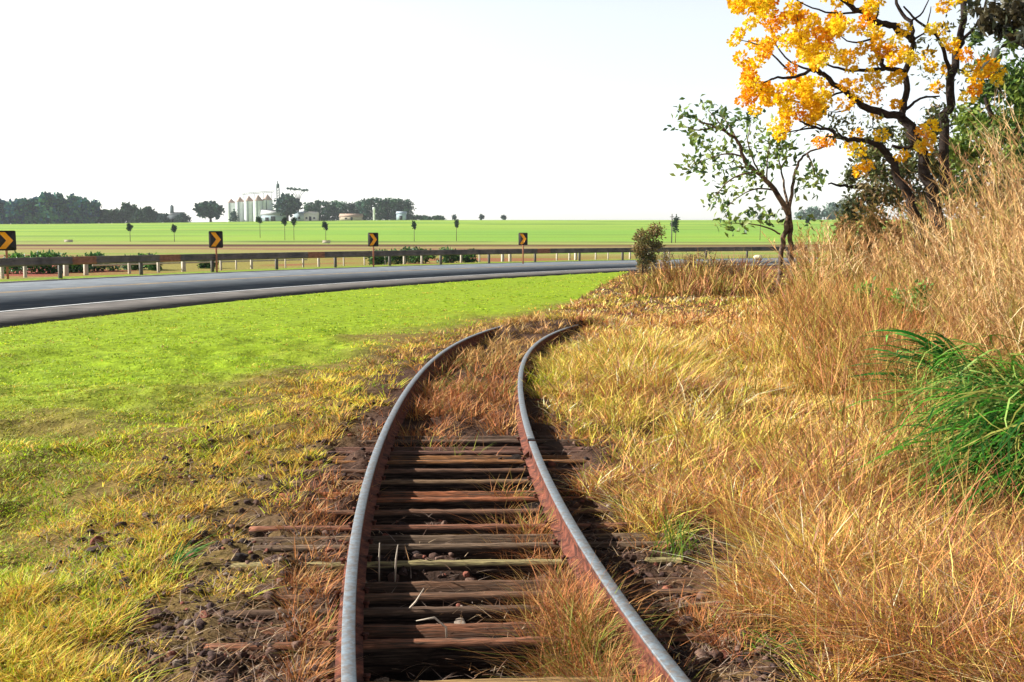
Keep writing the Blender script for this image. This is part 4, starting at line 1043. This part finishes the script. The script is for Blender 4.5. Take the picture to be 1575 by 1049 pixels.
for a, b in BL:
    c = at(a, b, Y2 + rg.normal(-0.5, 0.8)) - org; r = rg.uniform(0.10, 0.175)
    m = 84; d = rg.normal(size=(m, 3)); d /= np.linalg.norm(d, axis=1)[:, None]
    base = cc[rg.choice(4, p=[0.4, 0.3, 0.15, 0.15])]
    leaves(mb, c + d * r * np.array([1, 1, 0.85]) * rg.uniform(0.35, 0.9, (m, 1)), 0.066, np.clip(base * rg.uniform(0.8, 1.1, (m, 1)), 0, 0.95), rg, 0.85, 0.0, dirs=d)
mb.build('blossoms', M_petal, T)
mb = MB(); P = []
for a, b in [(1300, 190), (1310, 200), (1330, 190), (1345, 200), (1290, 190), (1355, 175), (1320, 205), (1375, 205), (1440, 110), (1425, 120), (1470, 30), (1500, 30), (1450, 170), (1440, 190), (1310, 180), (1340, 130), (1420, 70), (1265, 205), (1285, 185), (1435, 65), (1478, 120), (1495, 120)]:
    P.append(at(a, b, Y2 + rg.normal(0, 0.7)) - org + rg.normal(0, 0.16, (26, 3)))
P = np.vstack(P); cc = np.array([lin(96, 108, 66), lin(120, 128, 80), lin(74, 84, 56)])
leaves(mb, P, 0.12, cc[rg.integers(0, 3, len(P))], rg, 0.4, 0.0); mb.build('leaves', M_leaf, T)

# ------------------------------------------------------------------ green trees and thicket behind the tall grass at the right
def thick_tree(px, Y, lob, label, cols, seed, n, size, trunk, name='leafy_tree', aspect=0.5, r0=0.14):
    x = (px - CX) / F * Y; gz = float(gh(np.array([x]), np.array([Y]))[0]); org = np.array([x, Y, gz]); rg = np.random.default_rng(seed)
    t = thing(name, label, 'tree', tuple(org)); mb = MB()
    for p in trunk: limb(mb, p, Y, r0, r0 * 0.25, rg, rg.uniform(-0.8, 0.8), 7, org)
    mb.build('trunk', M_bark, t, smooth=True)
    lobes = [(at(a, b, Y + rg.uniform(-0.9, 0.9)) - org, (r * Y / F, r * Y / F * 1.3, r2 * Y / F)) for a, b, r, r2 in lob]
    crown_mb(lobes, n, size, cols, seed + 1, aspect, shell=0.25).build('crown', M_leaf, t)
thick_tree(1560, 15.5, [(1560, 20, 30, 22), (1545, 40, 22, 14), (1585, 50, 24, 20), (1525, 20, 16, 12), (1500, 12, 20, 8), (1565, 5, 30, 12), (1600, 20, 40, 30), (1510, 42, 12, 10), (1600, -40, 90, 40), (1540, 75, 6, 8), (1530, 90, 5, 7)], 'dark large-leaved tree reaching in from the top right corner',
           ((70, 64, 44), (50, 56, 40), (88, 84, 52), (42, 46, 36)), 611, 1500, 0.17, [[(1640, 420), (1640, 250), (1620, 120), (1580, 50), (1550, 10)], [(1600, 80), (1560, 60), (1535, 45), (1505, 30)], [(1640, 200), (1660, 80), (1650, 0)]], r0=0.08)
GT = ((96, 122, 44), (72, 104, 40), (118, 138, 56), (58, 84, 40))
thick_tree(1545, 22, [(1520, 140, 28, 28), (1550, 120, 32, 30), (1580, 150, 40, 45), (1510, 190, 30, 35), (1550, 200, 45, 45), (1600, 120, 40, 50), (1500, 240, 40, 40), (1560, 260, 50, 50), (1470, 230, 20, 26), (1610, 220, 50, 60), (1485, 185, 24, 34), (1495, 290, 30, 34), (1535, 310, 36, 36), (1585, 305, 36, 40), (1465, 300, 22, 30), (1520, 95, 20, 16), (1500, 60, 14, 14), (1560, 60, 22, 20)], 'bright green leafy tree behind the tall dry grass at the right edge',
           GT, 621, 9500, 0.15, [[(1550, 440), (1545, 300), (1530, 220), (1515, 150)], [(1545, 300), (1570, 200), (1590, 120)]])
thick_tree(1330, 27, [(1325, 240, 16, 18), (1345, 232, 22, 22), (1350, 265, 28, 25), (1340, 300, 30, 28), (1372, 300, 30, 30), (1395, 260, 28, 34), (1435, 250, 22, 40), (1420, 310, 34, 34), (1455, 290, 24, 44), (1400, 215, 24, 26), (1440, 190, 24, 34), (1360, 205, 18, 16), (1310, 270, 16, 26), (1470, 240, 24, 40), (1310, 320, 22, 26)], 'olive thicket tree behind the flowering trunk',
           ((104, 112, 58), (84, 92, 50), (120, 104, 66), (66, 76, 44), (130, 108, 78)), 631, 6200, 0.15, [[(1350, 440), (1345, 350), (1340, 280), (1330, 240)], [(1400, 440), (1400, 340), (1395, 270)], [(1345, 290), (1318, 287), (1300, 286), (1274, 283)]], r0=0.08)
TH_ = ((160, 136, 76), (126, 124, 64), (176, 138, 90), (100, 108, 56))
for k, (px, Y, w, h, lb) in enumerate([(1305, 26, 1.5, 2.5, 'leftmost'), (1345, 24, 1.9, 2.5, 'second from the left'), (1385, 23, 2.0, 2.4, 'third from the left'), (1430, 22, 2.0, 2.5, 'fourth from the left, under the flowering tree'), (1500, 20.5, 2.0, 2.9, 'second from the right'), (1560, 19.5, 2.2, 3.0, 'rightmost, at the frame edge')]):
    bush(px, 440, Y, w, h, 'tangled olive-brown thicket bush behind the tall grass, ' + lb, TH_, 640 + k, n=2300, size=0.13, group='thicket behind the tall grass', name='thicket_bush')
for k, (px, Y, w, h, lb) in enumerate([(1335, 14.5, 1.0, 0.95, 'olive-green weed bush left of the reeds, below the thicket'), (1418, 12.5, 0.9, 1.0, 'bright green leafy bush among the reeds above the grass clumps'), (1395, 11.2, 0.6, 0.5, 'low bright green weed bush in front of the tall grass')]):
    bush(px, 440, Y, w, h, lb, ((84, 140, 50), (64, 116, 44), (110, 158, 66)), 650 + k, n=900, size=0.08, name='green_weed')

# ------------------------------------------------------------------ tall dry seeding grass at the right
mb = MB(); rg = np.random.default_rng(81)
def bound(y): return np.interp(y, [3, 6, 8, 10, 14, 21, 30], [3.3, 3.6, 4.0, 4.7, 5.7, 8.1, 11.8])
N = 2300
Y = rg.uniform(5.5, 24, N) ; Y = 5.5 + (Y - 5.5) * rg.random(N) ** 0.55
X = bound(Y) + rg.gamma(1.6, 0.9, N).clip(0, 6) + rg.normal(0, 0.12, N)
cl = fbm(X, Y, 0.8, 411)
k = (rg.random(N) < sstep(0.3, 0.5, cl) * (1 - 0.62 * sstep(10.5, 14, Y))) & ~green_spot(X, Y); X, Y = X[k], Y[k]; N = len(X)
M_ = 420; Yx = rg.uniform(18, 27, M_); Xx = (rg.uniform(1235, 1420, M_) - CX) / F * Yx
into = np.r_[sstep(0, 1.0, X - bound(Y)), rg.uniform(0.2, 0.6, M_)]; X = np.r_[X, Xx]; Y = np.r_[Y, Yx]; N = len(X)
H = (1.2 + 1.6 * into) * rg.uniform(0.6, 1.15, N) * (1 - 0.12 * sstep(13, 20, Y)) * np.interp(Y, [5.5, 8, 11], [0.66, 0.92, 1.0])
az = np.where(rg.random(N) < 0.62, np.pi + rg.normal(0, 0.6, N), rg.uniform(0, 6.28, N))
cols = np.array([lin(236, 196, 134, KA), lin(214, 168, 114, KA), lin(180, 138, 100, KA), lin(246, 220, 170, KB), lin(196, 178, 96, KA)])
C = cols[rg.choice(5, N, p=[0.3, 0.28, 0.18, 0.12, 0.12])]
Z = gh(X, Y)
lean = np.abs(rg.normal(0.10, 0.12, N)); curl = np.abs(rg.normal(0.16, 0.16, N))
blades(mb, np.stack([X, Y, Z], 1), H, np.maximum(0.008, Y * 0.001), az, lean, curl, C, lv=4, seed=82)
# long arching leaves from the lower stalks, and feathery seed heads at the tips
for rep in range(7):
    s = rg.uniform(0.05, 0.6, N); r = H * (lean * s + curl * s * s); zz = H * s * (1 - 0.35 * curl * s)
    P = np.stack([X + np.cos(az) * r, Y + np.sin(az) * r, Z + zz], 1)
    g2 = rg.uniform(0, 6.28, N)
    cc = np.where((rg.random(N) < 0.2)[:, None], lin(150, 160, 70, KA)[None], C * rg.uniform(0.7, 1.1, (N, 1)))
    blades(mb, P, H * rg.uniform(0.14, 0.34, N), np.maximum(0.009, Y * 0.0011), g2, rg.uniform(0.3, 0.9, N), rg.uniform(0.4, 1.3, N), cc, lv=3, seed=90 + rep)
for rep in range(14):
    s = rg.uniform(0.74, 1.0, N); r = H * (lean * s + curl * s * s); zz = H * s * (1 - 0.35 * curl * s)
    P = np.stack([X + np.cos(az) * r, Y + np.sin(az) * r, Z + zz], 1)
    g2 = az + rg.normal(0, 1.2, N)
    blades(mb, P, rg.uniform(0.06, 0.2, N), np.maximum(0.006, Y * 0.0008), g2, rg.uniform(0.2, 0.8, N), rg.uniform(0, 0.7, N), np.clip(C * rg.uniform(0.85, 1.2, (N, 1)) * np.array([1.03, 0.97, 0.97]), 0, 0.9), lv=1, seed=110 + rep)
kind(mb.build('tall_dry_grass', M_straw), 'stuff')

# skirt of knee-high straw in front of it
mb = MB(); N = 5200
Y = rg.uniform(3.4, 26, N); X = bound(Y) + rg.normal(-0.25, 0.75, N)
k = (rg.random(N) < sstep(0.32, 0.55, fbm(X, Y, 0.9, 421))) & ~green_spot(X, Y); X, Y = X[k], Y[k]; N = len(X)
cols = np.array([lin(220, 170, 100, KA), lin(196, 134, 86, KA), lin(206, 184, 96, KA), lin(170, 160, 70, KA), lin(170, 110, 80, KA)])
tufts(mb, X, Y, 9, np.full(N, 0.06), 0.42 + 0.35 * rg.random(N) + 0.35 * sstep(8, 14, Y), np.maximum(0.005, Y * 0.0009), cols[rg.choice(5, N, p=[.28, .22, .2, .16, .14])], 0.34, 0.3, 0.35, 430, lv=3)
N = 720; px = 960 + 370 * rg.random(N) ** 0.75; Y = rg.uniform(25.5, 33, N); X = (px - CX) / F * Y; k = (road_r(X, Y) < R0 - 1.0) & ~((px > 1175) & (px < 1240)); X, Y = X[k], Y[k]; N = len(X)
tufts(mb, X, Y, 9, np.full(N, 0.1), (0.35 + 0.6 * rg.random(N) + 0.3 * sstep(28, 31, Y)) * (0.45 + 0.55 * sstep(965, 1060, X / Y * F + CX)), Y * 0.0011, cols[rg.choice(5, N, p=[.2, .22, .18, .2, .2])] * 0.85, 0.35, 0.25, 0.35, 431, lv=3)
# scattered taller single stalks over the dry field
N = 900; X, Y = screen_pts(N, 870, 1600, 420, 1040, rg, 1.0); u, _ = track_u(X, Y); k = (u > 1.0) & (Y < 30); X, Y = X[k], Y[k]; N = len(X)
blades(mb, np.stack([X, Y, gh(X, Y)], 1), rg.uniform(0.2, 0.5, N), np.maximum(0.004, Y * 0.0008), rg.uniform(0, 6.28, N), np.abs(rg.normal(0.2, 0.2, N)), np.abs(rg.normal(0.25, 0.2, N)), cols[rg.choice(5, N)] * 1.1, lv=3, seed=440)
kind(mb.build('knee_high_straw', M_straw), 'stuff')

# ------------------------------------------------------------------ green grass clumps
def grass_clump(px, py, n, h, w, label, seed, cols, azc=None, azs=3.0, lean=0.5, curl=0.6, spread=0.12, name='green_grass_clump', zb=0.0):
    x, y = unp(px, py); gz = float(gh(np.array([x]), np.array([y]))[0]); rg = np.random.default_rng(seed)
    P = np.column_stack([rg.normal(0, spread, (n, 2)), rg.uniform(0, zb + 1e-3, n)]); mb = MB()
    az = rg.uniform(0, 6.28, n) if azc is None else azc + rg.normal(0, azs, n)
    c = np.array([lin(*q, KA) for q in cols]); c = c[rg.integers(0, len(c), n)] * rg.uniform(0.75, 1.2, (n, 1))
    blades(mb, P, h * rg.uniform(0.5, 1.15, n), np.full(n, w) * rg.uniform(0.6, 1.3, n), az, np.abs(rg.normal(lean, 0.25, n)), np.abs(rg.normal(curl, 0.3, n)), c, lv=5, seed=seed)
    return tag(mb.build(name, M_blade, loc=(x, y, gz)), label, 'grass clump')
GG = ((68, 140, 34), (50, 112, 30), (96, 160, 48), (150, 180, 90), (40, 92, 30), (150, 150, 70))
def arch_clump(px, py, n, label, seed, cols, L, H, drop, w, azs, spread, zb, azc=math.pi):
    x, y = unp(px, py); gz = float(gh(np.array([x]), np.array([y]))[0]); rg = np.random.default_rng(seed); mb = MB(); K = 6
    c = np.array([lin(*q, KA) for q in cols]); ii = rg.integers(0, len(c), n)
    for i in range(n):
        p = np.array([*rg.normal(0, spread, 2), rg.uniform(0, zb)]); a = azc + rg.normal(0, azs)
        l = L * rg.uniform(0.45, 1.15); h = H * rg.uniform(0.5, 1.2); d = drop * rg.uniform(0.5, 1.3); ww = w * rg.uniform(0.6, 1.3); da = rg.normal(0, 0.5)
        t = np.linspace(0, 1, K + 1); aa = a + da * t * t
        cx = np.column_stack([p[0] + l * t * np.cos(aa), p[1] + l * t * np.sin(aa), p[2] + h * (2 * t - (1 + d) * t * t)])
        wd = ww * 0.5 * np.sin(np.pi * (0.12 + 0.88 * t)) ** 0.6; f = rg.uniform(-0.5, 0.5)
        off = np.column_stack([-np.sin(aa) * wd, np.cos(aa) * wd, f * wd])
        v = np.empty((2 * (K + 1), 3)); v[0::2] = cx - off; v[1::2] = cx + off
        mb.add(v, q=[(2 * k, 2 * k + 1, 2 * k + 3, 2 * k + 2) for k in range(K)], c=c[ii[i]] * rg.uniform(0.7, 1.25))
    return tag(mb.build('green_grass_clump', M_blade, loc=(x, y, gz)), label, 'grass clump')
GW = GG + ((150, 190, 80), (170, 190, 90))
arch_clump(1660, 775, 900, 'big bright green arching grass clump at the right edge', 701, GG, 0.95, 0.36, 1.5, 0.015, 0.8, 0.24, 0.55)
arch_clump(1565, 700, 420, 'smaller green grass clump behind the big clump at the right edge', 702, GW, 0.75, 0.42, 1.2, 0.014, 1.0, 0.26, 0.55)
arch_clump(1490, 640, 60, 'dark green leafy spray leaning left out of the tall straw', 708, ((40, 130, 44), (74, 168, 66), (30, 100, 44), (120, 196, 90)), 1.0, 0.6, 0.3, 0.04, 0.2, 0.06, 0.35)
arch_clump(1455, 640, 90, 'thin yellowish green clump below the dark leafy spray', 709, GW + ((190, 190, 90), (190, 170, 100)), 0.45, 0.5, 0.9, 0.015, 1.2, 0.14, 0.1)
grass_clump(265, 868, 16, 0.16, 0.012, 'small green leafy weed by the dirt left of the track', 703, ((90, 160, 60), (70, 130, 50)), 0.2, 0.5, 0.9, 0.5, 0.015)
grass_clump(1205, 1012, 40, 0.13, 0.008, 'little green grass tuft at the foot of the dry grass right of the rail', 704, ((100, 180, 50), (80, 150, 44)), math.pi, 1.0, 0.7, 0.6, 0.05)
grass_clump(1040, 850, 60, 0.24, 0.006, 'green-yellow grass tuft beside the right rail shadow', 705, ((150, 170, 60), (110, 150, 56)), None, 1, 0.35, 0.4, 0.06)
grass_clump(835, 600, 70, 0.26, 0.010, 'yellow-green tuft against the curve of the right rail', 706, ((190, 190, 40), (150, 170, 40)), None, 1, 0.4, 0.4, 0.09)
# ------------------------------------------------------------------ haze in the air
HAZE = 0.00013
if HAZE > 0:
    mb = MB(); mb.box((-2300, -70, -60), (2300, 2700, 60))
    hm_ = bpy.data.materials.new('haze_air'); hm_.use_nodes = True; nn = hm_.node_tree.nodes; nn.clear()
    out = nn.new('ShaderNodeOutputMaterial'); pv = nn.new('ShaderNodeVolumePrincipled')
    pv.inputs['Density'].default_value = HAZE; pv.inputs['Color'].default_value = (0.86, 0.92, 1.0, 1)
    hm_.node_tree.links.new(pv.outputs[0], out.inputs['Volume'])
    kind(mb.build('haze', hm_), 'stuff')
